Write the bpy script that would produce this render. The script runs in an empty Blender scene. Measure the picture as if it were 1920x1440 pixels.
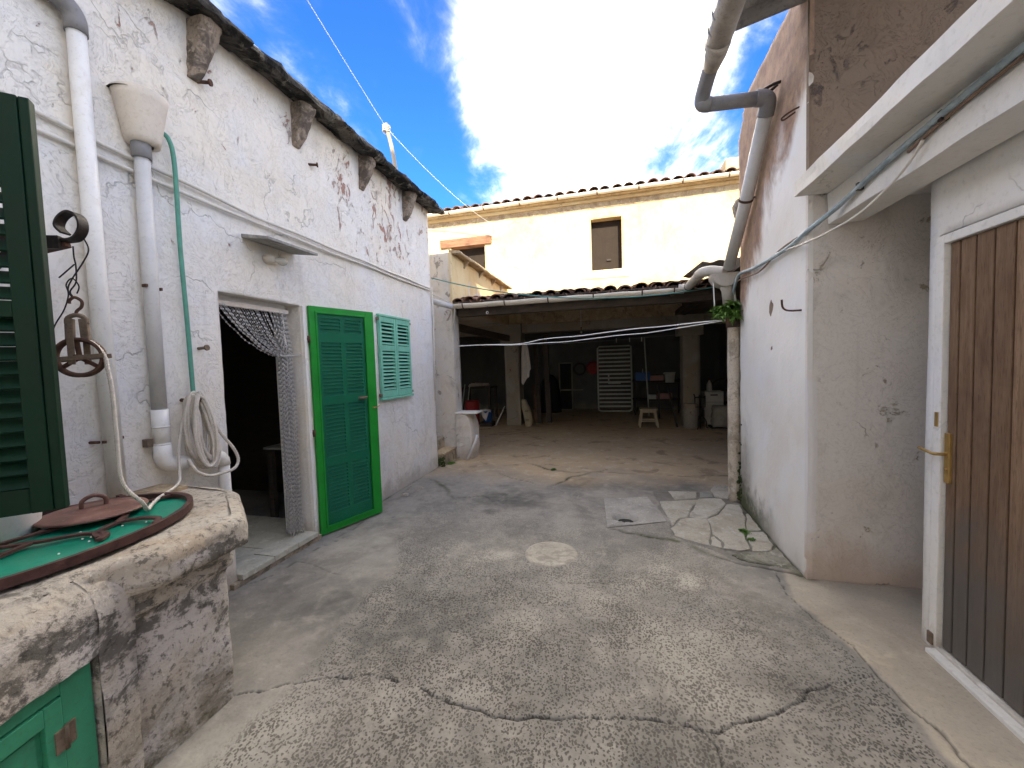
import bpy, bmesh, math, random
import numpy as np
from mathutils import Vector, Matrix

random.seed(7); np.random.seed(7)
rad = math.radians
SC = bpy.context.scene
COL = SC.collection

# ------------------------------------------------------------------ camera
cam_d = bpy.data.cameras.new('camera'); cam = bpy.data.objects.new('camera', cam_d); COL.objects.link(cam)
cam_d.sensor_width = 36.0; cam_d.lens = 14.01; cam_d.clip_start = 0.05; cam_d.clip_end = 2000
def cam_axes(yaw, pitch, roll):
    f = Vector((-math.sin(yaw)*math.cos(pitch), math.cos(yaw)*math.cos(pitch), -math.sin(pitch)))
    r = Vector((math.cos(yaw), math.sin(yaw), 0)); d = f.cross(r)
    c, s = math.cos(roll), math.sin(roll)
    return r*c + d*s, d*c - r*s, f
cr_, cd_, cf_ = cam_axes(0.25512, 0.0498, 0.03252)
m = Matrix.Identity(4)
for i in range(3):
    m[i][0] = cr_[i]; m[i][1] = -cd_[i]; m[i][2] = -cf_[i]
m[2][3] = 1.5
cam.matrix_world = m
SC.camera = cam

# ------------------------------------------------------------------ sun, sky, exposure
AZ, EL = rad(160.0), rad(31.5)
S = Vector((math.sin(AZ)*math.cos(EL), math.cos(AZ)*math.cos(EL), math.sin(EL)))
sd = bpy.data.lights.new('sun', 'SUN'); sd.energy = 2.5; sd.angle = rad(0.5); sd.color = (1.0, 0.91, 0.75)
so = bpy.data.objects.new('sun', sd); COL.objects.link(so)
so.rotation_euler = S.to_track_quat('Z', 'Y').to_euler(); so.location = (3, -8, 12)
SC.view_settings.view_transform = 'Standard'; SC.view_settings.look = 'None'
SC.view_settings.exposure = 2.42; SC.view_settings.gamma = 1.0
SC.view_settings.use_curve_mapping = False
SC.view_settings.use_white_balance = True; SC.view_settings.white_balance_temperature = 6850; SC.view_settings.white_balance_tint = 3

# ------------------------------------------------------------------ node helper
class NT:
    def __init__(s, tree):
        s.t = tree; s.n = tree.nodes; s.l = tree.links
    def new(s, typ, **kw):
        x = s.n.new(typ)
        for k, v in kw.items(): setattr(x, k, v)
        return x
    def put(s, sock, v):
        if v is None: return
        if isinstance(v, bpy.types.NodeSocket): s.l.new(v, sock)
        elif isinstance(v, (int, float)):
            if hasattr(sock.default_value, '__len__'): sock.default_value = [v]*3 if len(sock.default_value) == 3 else [v, v, v, 1]
            else: sock.default_value = v
        else:
            v = list(v)
            if len(sock.default_value) == 4 and len(v) == 3: v = v + [1]
            sock.default_value = v
    def math(s, op, a, b=0.5, clamp=False):
        x = s.new('ShaderNodeMath', operation=op, use_clamp=clamp); s.put(x.inputs[0], a); s.put(x.inputs[1], b); return x.outputs[0]
    def mul(s, a, b): return s.math('MULTIPLY', a, b)
    def add(s, a, b): return s.math('ADD', a, b)
    def vmul(s, a, b):
        x = s.new('ShaderNodeVectorMath', operation='MULTIPLY'); s.put(x.inputs[0], a); s.put(x.inputs[1], b); return x.outputs[0]
    def vadd(s, a, b):
        x = s.new('ShaderNodeVectorMath', operation='ADD'); s.put(x.inputs[0], a); s.put(x.inputs[1], b); return x.outputs[0]
    def pos(s): return s.new('ShaderNodeNewGeometry').outputs['Position']
    def obj(s): return s.new('ShaderNodeTexCoord').outputs['Object']
    def noise(s, vec, scale, detail=4, rough=0.55, dist=0.0, color=False):
        x = s.new('ShaderNodeTexNoise'); s.put(x.inputs['Vector'], vec); s.put(x.inputs['Scale'], scale)
        s.put(x.inputs['Detail'], detail); s.put(x.inputs['Roughness'], rough); s.put(x.inputs['Distortion'], dist)
        return x.outputs['Color' if color else 'Fac']
    def vor(s, vec, scale, feature='F1', rand=1.0):
        x = s.new('ShaderNodeTexVoronoi', feature=feature); s.put(x.inputs['Vector'], vec); s.put(x.inputs['Scale'], scale)
        s.put(x.inputs['Randomness'], rand); return x.outputs['Distance']
    def ramp(s, fac, lo, hi, a=0.0, b=1.0):
        x = s.new('ShaderNodeMapRange'); x.clamp = True; x.interpolation_type = 'SMOOTHSTEP'
        s.put(x.inputs[0], fac); s.put(x.inputs[1], lo); s.put(x.inputs[2], hi); s.put(x.inputs[3], a); s.put(x.inputs[4], b); return x.outputs[0]
    def mix(s, fac, a, b, blend='MIX'):
        x = s.new('ShaderNodeMix', data_type='RGBA', blend_type=blend); s.put(x.inputs[0], fac); s.put(x.inputs[6], a); s.put(x.inputs[7], b); return x.outputs[2]
    def bump(s, h, strength=0.5, dist=0.01, normal=None):
        x = s.new('ShaderNodeBump'); s.put(x.inputs['Strength'], strength); s.put(x.inputs['Distance'], dist); s.put(x.inputs['Height'], h)
        if normal is not None: s.put(x.inputs['Normal'], normal)
        return x.outputs[0]
    def sep(s, v):
        x = s.new('ShaderNodeSeparateXYZ'); s.put(x.inputs[0], v); return x.outputs
    def attr(s, name, out='Color'):
        x = s.new('ShaderNodeAttribute', attribute_name=name); return x.outputs[out]

def material(name):
    mt = bpy.data.materials.new(name); mt.use_nodes = True
    nt = NT(mt.node_tree); nt.n.clear()
    b = nt.new('ShaderNodeBsdfPrincipled'); o = nt.new('ShaderNodeOutputMaterial')
    nt.l.new(b.outputs[0], o.inputs[0])
    b.inputs['Specular IOR Level'].default_value = 0.3
    nt.b = b
    return mt, nt
def finish(nt, col, rough=0.8, normal=None, metal=None, spec=None):
    nt.put(nt.b.inputs['Base Color'], col); nt.put(nt.b.inputs['Roughness'], rough)
    if normal is not None: nt.put(nt.b.inputs['Normal'], normal)
    if metal is not None: nt.put(nt.b.inputs['Metallic'], metal)
    if spec is not None: nt.put(nt.b.inputs['Specular IOR Level'], spec)

# ------------------------------------------------------------------ world
SKY_LOBES = [((-0.035, 0.82, 0.57), 19, 0.22), ((-0.10, 0.74, 0.66), 20, 0.17), ((0.12, 0.78, 0.62), 15, 0.08), ((-0.48, 0.67, 0.57), 24, -0.16), ((-0.36, 0.83, 0.42), 13, -0.10), ((0.25, 0.84, 0.47), 14, -0.12)]
SKY_OFF, SKY_LO, SKY_HI = (3.1, 1.7, 0), 0.47, 1.14
SKY_TINT, CLOUD_A, CLOUD_B = (0.11, 0.29, 0.58), (24, 21.8, 19), (48, 43, 37)
W = bpy.data.worlds.new('World'); SC.world = W; W.use_nodes = True
nt = NT(W.node_tree); nt.n.clear()
sky = nt.new('ShaderNodeTexSky', sky_type='NISHITA'); sky.sun_disc = False
sky.sun_elevation = EL; sky.sun_rotation = AZ; sky.air_density = 1.0; sky.dust_density = 0.25; sky.ozone_density = 2.5
dirv = nt.new('ShaderNodeTexCoord').outputs['Generated']
sx, sy, sz = nt.sep(dirv)
den = nt.add(nt.math('MAXIMUM', sz, 0.0), 0.22)
cmb = nt.new('ShaderNodeCombineXYZ'); nt.put(cmb.inputs[0], nt.math('DIVIDE', sx, den)); nt.put(cmb.inputs[1], nt.math('DIVIDE', sy, den))
P = cmb.outputs[0]
Q = nt.vmul(P, (1.0, 0.62, 1))
n_big = nt.noise(nt.vadd(Q, SKY_OFF), 1.15, 2, 0.5, 0.4)
n_mid = nt.noise(nt.vadd(Q, (0.3, 5.2, 0)), 3.4, 10, 0.60, 0.55)
n_fine = nt.noise(nt.vadd(Q, (2.3, 1.2, 0)), 10.0, 8, 0.62, 0.5)
# the bank of cloud that the photograph shows drifting over the yard
def lobe(c, w):
    c = Vector(c).normalized()
    x = nt.new('ShaderNodeVectorMath', operation='DOT_PRODUCT'); nt.put(x.inputs[0], dirv); nt.put(x.inputs[1], c)
    return nt.ramp(x.outputs['Value'], math.cos(rad(w)), 1.0)
cov = nt.add(nt.add(nt.mul(n_big, 0.45), nt.mul(n_mid, 0.75)), nt.mul(n_fine, 0.30))
for c_, w_, a_ in SKY_LOBES: cov = nt.add(cov, nt.mul(lobe(c_, w_), a_))
cloud = nt.math('POWER', nt.ramp(cov, SKY_LO, SKY_HI), 3.2)
skyc = nt.mix(1.0, sky.outputs[0], SKY_TINT, 'MULTIPLY')
cloudc = nt.mix(nt.ramp(n_mid, 0.3, 0.7), CLOUD_A, CLOUD_B)
bg = nt.new('ShaderNodeBackground'); nt.put(bg.inputs[0], nt.mix(cloud, skyc, cloudc)); bg.inputs[1].default_value = 0.13
wo = nt.new('ShaderNodeOutputWorld'); nt.l.new(bg.outputs[0], wo.inputs[0])

# ------------------------------------------------------------------ numpy value noise
def _h(ix, iy, iz, seed):
    n = (ix*374761393 + iy*668265263 + iz*2147483647 + seed*974634777).astype(np.int64)
    n = (n ^ (n >> 13))*1274126177
    n = n ^ (n >> 16)
    return (n & 0xffffff)/float(0xffffff)
def vnoise(P, scale, seed=0):
    Q = P*scale; I = np.floor(Q).astype(np.int64); F = Q-I; F = F*F*(3-2*F); out = 0
    for dx in (0, 1):
        for dy in (0, 1):
            for dz in (0, 1):
                w = (F[:, 0] if dx else 1-F[:, 0])*(F[:, 1] if dy else 1-F[:, 1])*(F[:, 2] if dz else 1-F[:, 2])
                out = out + w*_h(I[:, 0]+dx, I[:, 1]+dy, I[:, 2]+dz, seed)
    return out*2-1
def fbm(P, scale, octv=4, seed=0, gain=0.5):
    a, o = 1.0, 0
    for k in range(octv):
        o = o + a*vnoise(P, scale*2**k, seed+k*17); a *= gain
    return o

# ------------------------------------------------------------------ objects
WL = {}
def wl(o): return WL.get(o.name, Vector((0, 0, 0))) if o else Vector((0, 0, 0))
def tag(o, label=None, cat=None, group=None, kind=None):
    if label: o['label'] = label
    if cat: o['category'] = cat
    if group: o['group'] = group
    if kind: o['kind'] = kind
    return o
def thing(name, label, cat, loc=(0, 0, 0), group=None):
    o = bpy.data.objects.new(name, None); COL.objects.link(o); o.empty_display_size = 0.1
    o.location = loc; WL[o.name] = Vector(loc)
    return tag(o, label, cat, group)
def link(name, me, parent=None, M=None):
    """places mesh data; M is a world matrix (rotation + place)"""
    o = bpy.data.objects.new(name, me); COL.objects.link(o)
    M = M or Matrix.Identity(4)
    if parent: o.parent = parent; o.matrix_local = Matrix.Translation(-wl(parent)) @ M
    else: o.matrix_local = M
    WL[o.name] = M.to_translation()
    return o

class MB:
    def __init__(s, M=None):
        s.v = []; s.f = []; s.M = M; s.sm = []
    def add(s, vs, fs, smooth=False):
        b = len(s.v)
        if s.M is not None: vs = [tuple(s.M @ Vector(p)) for p in vs]
        s.v += [tuple(p) for p in vs]; s.f += [tuple(b+i for i in f) for f in fs]; s.sm += [smooth]*len(fs)
        return s
    def box(s, a, b):
        x0, y0, z0 = (min(a[i], b[i]) for i in range(3)); x1, y1, z1 = (max(a[i], b[i]) for i in range(3))
        return s.add([(x0, y0, z0), (x1, y0, z0), (x1, y1, z0), (x0, y1, z0), (x0, y0, z1), (x1, y0, z1), (x1, y1, z1), (x0, y1, z1)],
                     [(0, 3, 2, 1), (4, 5, 6, 7), (0, 1, 5, 4), (1, 2, 6, 5), (2, 3, 7, 6), (3, 0, 4, 7)])
    def cbox(s, c, size): return s.box([c[i]-size[i]/2 for i in range(3)], [c[i]+size[i]/2 for i in range(3)])
    def bar(s, p, q, w, h, up=(0, 0, 1)):
        p, q = Vector(p), Vector(q); d = (q-p).normalized(); up = Vector(up)
        r = d.cross(up)
        if r.length < 1e-4: r = d.cross(Vector((1, 0, 0)))
        r.normalize(); u = r.cross(d)
        vs = [pp + r*(sx*w/2) + u*(sy*h/2) for pp in (p, q) for sx, sy in ((-1, -1), (1, -1), (1, 1), (-1, 1))]
        return s.add(vs, [(3, 2, 1, 0), (4, 5, 6, 7), (0, 1, 5, 4), (1, 2, 6, 5), (2, 3, 7, 6), (3, 0, 4, 7)])
    def tube(s, pts, r, n=10, caps=True, closed=False):
        pts = [Vector(p) for p in pts]; k = len(pts); rr = r if hasattr(r, '__len__') else [r]*k
        vs = []; N = None
        for i, p in enumerate(pts):
            if closed: d = pts[(i+1) % k]-pts[i-1]
            else: d = pts[min(i+1, k-1)]-pts[max(i-1, 0)]
            if d.length < 1e-9: d = Vector((0, 0, 1))
            d.normalize()
            if N is None:
                N = d.cross(Vector((0, 0, 1)))
                if N.length < 1e-3: N = d.cross(Vector((1, 0, 0)))
            else: N = N - d*N.dot(d)
            if N.length < 1e-6: N = d.orthogonal()
            N = N.normalized(); B = d.cross(N)
            for j in range(n):
                a = 2*math.pi*j/n; vs.append(p + (N*math.cos(a)+B*math.sin(a))*rr[i])
        fs = []
        for i in range(k if closed else k-1):
            i2 = (i+1) % k
            for j in range(n):
                j2 = (j+1) % n; fs.append((i*n+j, i*n+j2, i2*n+j2, i2*n+j))
        s.add(vs, fs, True)
        if caps and not closed:
            b = len(s.v)-len(vs)
            s.f.append(tuple(b+j for j in reversed(range(n)))); s.f.append(tuple(b+(k-1)*n+j for j in range(n))); s.sm += [False, False]
        return s
    def lathe(s, prof, n=24, c=(0, 0, 0), a0=0.0, a1=2*math.pi, smooth=True):
        full = abs(a1-a0-2*math.pi) < 1e-6; k = n if full else n+1; vs = []
        for r, z in prof:
            for j in range(k):
                a = a0+(a1-a0)*j/n; vs.append((c[0]+r*math.cos(a), c[1]+r*math.sin(a), c[2]+z))
        fs = []
        for i in range(len(prof)-1):
            for j in range(n):
                j2 = (j+1) % k; fs.append((i*k+j, i*k+j2, (i+1)*k+j2, (i+1)*k+j))
        return s.add(vs, fs, smooth)
    def prism(s, poly, ax, lo, hi):
        """poly in the two other axes (in xyz order), extruded along axis ax"""
        n = len(poly)
        def P(p, h):
            q = list(p); q.insert(ax, h); return tuple(q)
        vs = [P(p, lo) for p in poly]+[P(p, hi) for p in poly]
        fs = [tuple(reversed(range(n))), tuple(range(n, 2*n))]+[(i, (i+1) % n, n+(i+1) % n, n+i) for i in range(n)]
        return s.add(vs, fs)
    def mesh(s, name, mat, off=Vector((0, 0, 0)), bevel=0.0, merge=False):
        me = bpy.data.meshes.new(name)
        me.from_pydata([(v[0]-off[0], v[1]-off[1], v[2]-off[2]) for v in s.v], [], s.f)
        me.polygons.foreach_set('use_smooth', s.sm)
        bm = bmesh.new(); bm.from_mesh(me)
        if merge: bmesh.ops.remove_doubles(bm, verts=bm.verts, dist=1e-5)
        bmesh.ops.recalc_face_normals(bm, faces=bm.faces)
        if bevel:
            es = [e for e in bm.edges if len(e.link_faces) == 2 and e.calc_face_angle(0) > rad(40)]
            bmesh.ops.bevel(bm, geom=es, offset=bevel, segments=2, profile=0.6, affect='EDGES', clamp_overlap=True)
        bm.to_mesh(me); bm.free()
        if mat: me.materials.append(mat)
        return me
    def build(s, name, mat, parent=None, bevel=0.0, label=None, kind=None, merge=False):
        c = Vector([(min(v[i] for v in s.v)+max(v[i] for v in s.v))/2 for i in range(3)])
        me = s.mesh(name, mat, c, bevel, merge)
        o = link(name, me, parent, Matrix.Translation(c))
        if label: o['label'] = label
        if kind: o['kind'] = kind
        return o

def frame(origin, ux, uz=(0, 0, 1)):
    """local x = ux (horizontal), local z = up, local y = z cross x; returns world matrix"""
    x = Vector(ux).normalized(); z = Vector(uz).normalized(); y = z.cross(x)
    M = Matrix.Identity(4)
    for i in range(3): M[i][0] = x[i]; M[i][1] = y[i]; M[i][2] = z[i]; M[i][3] = origin[i]
    return M

def smooth_path(pts, n=8, closed=False):
    pts = [Vector(p) for p in pts]; out = []; k = len(pts)
    for i in range(k if closed else k-1):
        if closed: p0, p1, p2, p3 = pts[i-1], pts[i], pts[(i+1) % k], pts[(i+2) % k]
        else: p0, p1, p2, p3 = pts[max(i-1, 0)], pts[i], pts[i+1], pts[min(i+2, k-1)]
        for j in range(n):
            t = j/n
            out.append(0.5*((2*p1)+(p2-p0)*t+(2*p0-5*p1+4*p2-p3)*t*t+(3*p1-p0-3*p2+p3)*t**3))
    if not closed: out.append(pts[-1])
    return out

def grid_wall(name, origin, u, v, Lu, Lv, res, mat, parent, holes=(), amp=0.006, fine=0.0015, skirt=0.03, seed=1, cut=None, edge=1.0, label=None, sc=1.1):
    """a plastered face as a real undulating sheet; u, v unit directions, outward normal = u x v"""
    o0, u, v = Vector(origin), Vector(u), Vector(v); nrm = u.cross(v)
    def lines(L, marks):
        n = max(1, int(round(L/res))); base = [L*i/n for i in range(n+1)]
        for mk in marks:
            if 0 < mk < L:
                i = min(range(len(base)), key=lambda q: abs(base[q]-mk))
                if i in (0, len(base)-1): continue
                base[i] = mk
        return np.array(base)
    U = lines(Lu, [h[k] for h in holes for k in (0, 1)]); V = lines(Lv, [h[k] for h in holes for k in (2, 3)])
    UU, VV = np.meshgrid(U, V, indexing='ij'); nu, nv = len(U), len(V)
    P0 = np.array(o0)[None] + UU.reshape(-1, 1)*np.array(u)[None] + VV.reshape(-1, 1)*np.array(v)[None]
    d = amp*fbm(P0, sc, 4, seed, 0.45) + fine*fbm(P0, 9.0, 3, seed+5)
    PP = P0 + d[:, None]*np.array(nrm)[None]
    keep = np.ones((nu-1, nv-1), bool); cu = (U[1:]+U[:-1])/2; cv = (V[1:]+V[:-1])/2
    for h in holes:
        keep &= ~((cu[:, None] > h[0]) & (cu[:, None] < h[1]) & (cv[None] > h[2]) & (cv[None] < h[3]))
    if cut is not None:
        keep &= cut(cu[:, None]+0*cv[None], cv[None]+0*cu[:, None])
    I = lambda i, j: i*nv+j
    faces = []; edges = {}
    for i, j in zip(*np.nonzero(keep)):
        q = (I(i, j), I(i+1, j), I(i+1, j+1), I(i, j+1)); faces.append(q)
        for k in range(4):
            a, b = q[k], q[(k+1) % 4]
            if (b, a) in edges: del edges[(b, a)]
            else: edges[(a, b)] = 1
    verts = [tuple(p) for p in PP]; bk = {}
    n3 = np.array(nrm)
    def back(i):
        if i not in bk: bk[i] = len(verts); verts.append(tuple(PP[i]-n3*(skirt+d[i])))
        return bk[i]
    for a, b in edges: faces.append((b, a, back(a), back(b)))
    off = np.array(o0)
    me = bpy.data.meshes.new(name); me.from_pydata([(p[0]-off[0], p[1]-off[1], p[2]-off[2]) for p in verts], [], faces)
    nf = len(faces)-len(edges)
    me.polygons.foreach_set('use_smooth', [True]*nf+[False]*len(edges))
    me.materials.append(mat); me.validate()
    ob = link(name, me, parent, Matrix.Translation(o0))
    if label: ob['label'] = label
    return ob

# ------------------------------------------------------------------ materials
def plaster(name, base, warm, cool, peel=None, peel_amt=0.0, zone=None, dirt=0.35, crack=0.5, bump=1.0, flake=0.5, damp=(0.30, 0.25, 0.19), dampz=0.25, rough=0.9, stain=(0.22, 0.19, 0.16)):
    mt, nt = material(name); p = nt.pos(); x, y, z = nt.sep(p)
    n1 = nt.noise(p, 0.9, 5, 0.6); n2 = nt.noise(nt.vmul(p, (1, 1, 0.7)), 4.0, 8, 0.65, 0.4); n3 = nt.noise(p, 38.0, 5, 0.6); n4 = nt.noise(nt.vadd(p, (5, 3, 9)), 2.1, 6, 0.6, 0.5)
    col = nt.mix(nt.ramp(n1, 0.35, 0.66), base, warm); col = nt.mix(nt.ramp(n4, 0.45, 0.72, 0, 0.65), col, cool)
    col = nt.mix(nt.ramp(n2, 0.52, 0.78, 0, dirt), col, stain)
    col = nt.mix(nt.ramp(n3, 0.5, 0.8, 0, 0.22), col, stain)
    # runs of dirt down the wall
    ns = nt.noise(nt.vmul(p, (5.0, 5.0, 0.35)), 1.6, 6, 0.6, 0.2)
    col = nt.mix(nt.mul(nt.ramp(ns, 0.56, 0.78), dirt*0.75), col, stain)
    # rising damp
    col = nt.mix(nt.mul(nt.ramp(nt.add(z, nt.mul(nt.math('SUBTRACT', n2, 0.5), 0.7)), dampz, 0.0), 0.55), col, damp)
    h = nt.add(nt.mul(n2, 0.6), nt.mul(n3, 0.16))
    trow = nt.noise(nt.vmul(p, (1, 0.35, 1.2)), 13, 5, 0.6, 0.8); h = nt.add(h, nt.mul(trow, 0.35))
    tn = nt.noise(nt.vadd(nt.vmul(p, (1, 1, 0.85)), (6, 1, 3)), 5.5, 9, 0.68, 0.7)
    terr = nt.add(nt.add(nt.ramp(tn, 0.470, 0.478), nt.ramp(tn, 0.535, 0.543)), nt.ramp(tn, 0.600, 0.608))
    fl = nt.mul(terr, flake); h = nt.add(h, nt.mul(fl, 0.32))
    edge = nt.mul(nt.add(nt.mul(nt.ramp(tn, 0.522, 0.535), nt.ramp(tn, 0.545, 0.538)), nt.mul(nt.ramp(tn, 0.588, 0.600), nt.ramp(tn, 0.610, 0.603))), nt.ramp(nt.noise(nt.vadd(p, (1, 9, 2)), 2.7, 4), 0.48, 0.60))
    col = nt.mix(nt.mul(edge, 0.10*flake), col, (0.27, 0.22, 0.18))
    if crack:
        q = nt.vadd(p, nt.vmul(nt.vadd(nt.noise(p, 3.0, 4, 0.6, 0, True), (-.5, -.5, -.5)), (.5, .5, .5)))
        e = nt.vor(q, 1.15, 'DISTANCE_TO_EDGE'); c = nt.mul(nt.ramp(e, 0.010, 0.001), nt.ramp(nt.noise(nt.vadd(p, (9, 2, 4)), 1.6, 3), 0.52, 0.60))
        col = nt.mix(nt.mul(c, crack), col, (0.10, 0.085, 0.07)); h = nt.math('SUBTRACT', h, nt.mul(c, 0.5))
    if peel:
        zn = nt.noise(nt.vadd(p, (2.2, 7.7, 1.1)), 1.5, 3, 0.5)
        big = nt.noise(nt.vmul(p, (1, 1.25, 0.8)), 7.5, 9, 0.66, 0.8)
        den = nt.add(big, nt.mul(zn, 0.35))
        if zone is not None: den = nt.add(den, zone(nt, x, y, z))
        m1 = nt.ramp(den, peel_amt, peel_amt+0.012)
        rim = nt.math('SUBTRACT', nt.ramp(den, peel_amt-0.030, peel_amt), m1)
        pc = nt.mix(nt.ramp(nt.noise(p, 3.1, 3), 0.45, 0.55), peel[0], peel[1]); pc = nt.mix(nt.ramp(n3, 0.45, 0.7, 0, 0.5), pc, (0.24, 0.16, 0.12))
        col = nt.mix(m1, col, pc); col = nt.mix(nt.mul(rim, 0.16), col, (0.36, 0.30, 0.26))
        h = nt.math('SUBTRACT', h, nt.mul(m1, 0.55)); h = nt.add(h, nt.mul(rim, 0.25))
    nb = nt.bump(h, 0.55*bump, 0.02)
    finish(nt, col, rough, nb); return mt

def zone_left(nt, x, y, z):
    a = nt.mul(nt.ramp(y, 2.0, 4.6), nt.ramp(z, 2.3, 3.0)); a = nt.mul(a, 0.105)
    b = nt.mul(nt.ramp(y, 2.35, 2.0), nt.ramp(z, 2.5, 1.6)); b = nt.mul(b, -0.04)
    d = nt.mul(nt.mul(nt.ramp(y, 1.95, 2.2), nt.ramp(z, 2.45, 2.2)), -0.08)
    return nt.add(nt.add(a, b), d)

M = {}
def recess_wall():
    mt = plaster('plaster_recess', (0.74, 0.695, 0.655), (0.70, 0.64, 0.58), (0.75, 0.715, 0.69), ((0.40, 0.34, 0.25), (0.42, 0.37, 0.30)), 0.815, None, dirt=0.36, crack=0.5, bump=1.0, flake=0.8, damp=(0.46, 0.30, 0.20), dampz=0.35)
    nt = NT(mt.node_tree); b = [n for n in nt.n if n.type == 'BSDF_PRINCIPLED'][0]; old = b.inputs['Base Color'].links[0].from_socket
    p = nt.pos(); x, y, z = nt.sep(p); n = nt.noise(nt.vmul(p, (3, 1, 1)), 4, 5)
    e = nt.add(x, nt.mul(nt.math('SUBTRACT', n, 0.5), 0.03))
    k = nt.mul(nt.ramp(e, 1.268, 1.258), nt.mul(nt.ramp(nt.add(z, nt.mul(n, .1)), 0.36, 0.40), nt.ramp(nt.add(z, nt.mul(n, .1)), 1.40, 1.36)))
    nt.put(b.inputs['Base Color'], nt.mix(k, old, (0.74, 0.71, 0.70))); return mt
M['wall_left'] = plaster('whitewash_flaking', (0.80, 0.77, 0.735), (0.79, 0.72, 0.62), (0.77, 0.77, 0.785), ((0.42, 0.25, 0.20), (0.44, 0.37, 0.33)), 0.865, zone_left, dirt=0.24, crack=0.22, bump=1.2, flake=1.0)
M['wall_right'] = plaster('whitewash_right', (0.80, 0.775, 0.745), (0.76, 0.69, 0.61), (0.77, 0.77, 0.785), ((0.42, 0.36, 0.28), (0.45, 0.38, 0.30)), 0.90, None, dirt=0.22, crack=0.3, bump=0.6, dampz=0.45)
M['wall_recess'] = recess_wall()
M['wall_annex'] = plaster('paint_annex', (0.80, 0.78, 0.75), (0.80, 0.75, 0.67), (0.78, 0.78, 0.80), ((0.5, 0.44, 0.36), (0.42, 0.38, 0.33)), 0.93, None, dirt=0.20, crack=0.30, bump=0.6, flake=0.5, dampz=0.16)
M['wall_barn'] = plaster('barn_limewash', (0.70, 0.57, 0.34), (0.64, 0.45, 0.23), (0.74, 0.64, 0.42), ((0.60, 0.42, 0.25), (0.52, 0.40, 0.26)), 0.88, None, dirt=0.55, crack=0.5, bump=1.0, flake=0.8, dampz=0.0, stain=(0.46, 0.30, 0.13))
M['wall_pier'] = plaster('pier_plaster', (0.66, 0.62, 0.57), (0.64, 0.55, 0.44), (0.66, 0.65, 0.64), ((0.40, 0.33, 0.26), (0.34, 0.30, 0.26)), 0.80, None, dirt=0.6, crack=0.6, bump=1.3, damp=(0.38, 0.28, 0.2))
M['wall_brown'] = plaster('brown_render', (0.135, 0.066, 0.045), (0.165, 0.082, 0.056), (0.095, 0.054, 0.041), ((0.11, 0.085, 0.075), (0.15, 0.10, 0.08)), 0.78, None, dirt=0.5, crack=0.5, bump=1.6, dampz=-5, stain=(0.09, 0.07, 0.06))
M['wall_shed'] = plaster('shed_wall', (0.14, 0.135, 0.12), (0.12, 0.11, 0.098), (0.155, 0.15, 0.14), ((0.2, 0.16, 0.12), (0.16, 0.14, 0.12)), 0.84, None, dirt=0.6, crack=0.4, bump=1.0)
M['column'] = plaster('column_concrete', (0.34, 0.30, 0.24), (0.30, 0.25, 0.18), (0.38, 0.35, 0.30), ((0.22, 0.10, 0.08), (0.2, 0.16, 0.12)), 0.84, None, dirt=0.7, crack=0.4, bump=1.0)
M['wall_rear'] = plaster('rear_house_plaster', (0.80, 0.78, 0.74), (0.78, 0.74, 0.67), (0.80, 0.79, 0.77), None, dirt=0.12, crack=0.2, bump=0.6)  # very pale so the added rear house bounces light into the yard
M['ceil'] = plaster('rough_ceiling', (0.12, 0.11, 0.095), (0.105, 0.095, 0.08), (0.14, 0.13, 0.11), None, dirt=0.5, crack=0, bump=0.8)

def zoned_upper(mt_low, mt_hi, name):   # the bare brown render high on the white wall of the right house
    mt, nt = material(name); p = nt.pos(); x, y, z = nt.sep(p)
    n = nt.noise(nt.vmul(p, (1, 1, 0.5)), 2.4, 8, 0.62, 0.5); n2 = nt.noise(p, 9, 6, 0.65); n3 = nt.noise(p, 42, 4, 0.6)
    white = nt.mix(nt.ramp(nt.noise(p, 0.9, 4), 0.4, 0.65), (0.82, 0.80, 0.775), (0.77, 0.73, 0.68)); white = nt.mix(nt.ramp(nt.noise(nt.vadd(p, (4, 1, 2)), 1.7, 5), 0.48, 0.7, 0, 0.8), white, (0.79, 0.785, 0.80))
    white = nt.mix(nt.ramp(n2, 0.55, 0.8, 0, 0.3), white, (0.52, 0.46, 0.40))
    brown = nt.mix(nt.ramp(n2, 0.35, 0.65), (0.40, 0.26, 0.18), (0.27, 0.18, 0.135)); brown = nt.mix(nt.ramp(n3, 0.5, 0.75, 0, 0.5), brown, (0.16, 0.12, 0.10))
    # white stays on a strip by the near corner and low down
    t = nt.add(nt.add(nt.mul(nt.math('SUBTRACT', z, 2.75), 1.0), nt.mul(nt.math('SUBTRACT', y, 3.45), 0.9)), nt.mul(nt.math('SUBTRACT', n, 0.5), 1.5))
    mk = nt.ramp(t, 0.0, 0.38)
    col = nt.mix(mk, white, brown)
    lo = nt.ramp(nt.add(z, nt.mul(n, 0.5)), 0.55, 0.15); lo2 = nt.mul(nt.ramp(y, 3.9, 4.35), nt.ramp(nt.add(z, nt.mul(n2, 0.8)), 1.6, 0.5))
    col = nt.mix(nt.mul(lo, 0.6), col, (0.40, 0.33, 0.27)); col = nt.mix(nt.mul(lo2, 0.8), col, (0.12, 0.10, 0.07))
    gr = nt.mul(nt.ramp(nt.add(z, nt.mul(nt.math('SUBTRACT', n2, 0.5), 0.6)), 0.34, 0.02), nt.ramp(y, 3.35, 4.0)); col = nt.mix(nt.mul(gr, 0.85), col, (0.045, 0.055, 0.018))
    h = nt.add(nt.add(nt.mul(n2, 0.5), nt.mul(n3, 0.2)), nt.mul(mk, -0.35))
    finish(nt, col, 0.9, nt.bump(h, 0.5, 0.02)); return mt
M['wall_right_side'] = zoned_upper(None, None, 'whitewash_over_brown_render')

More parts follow.
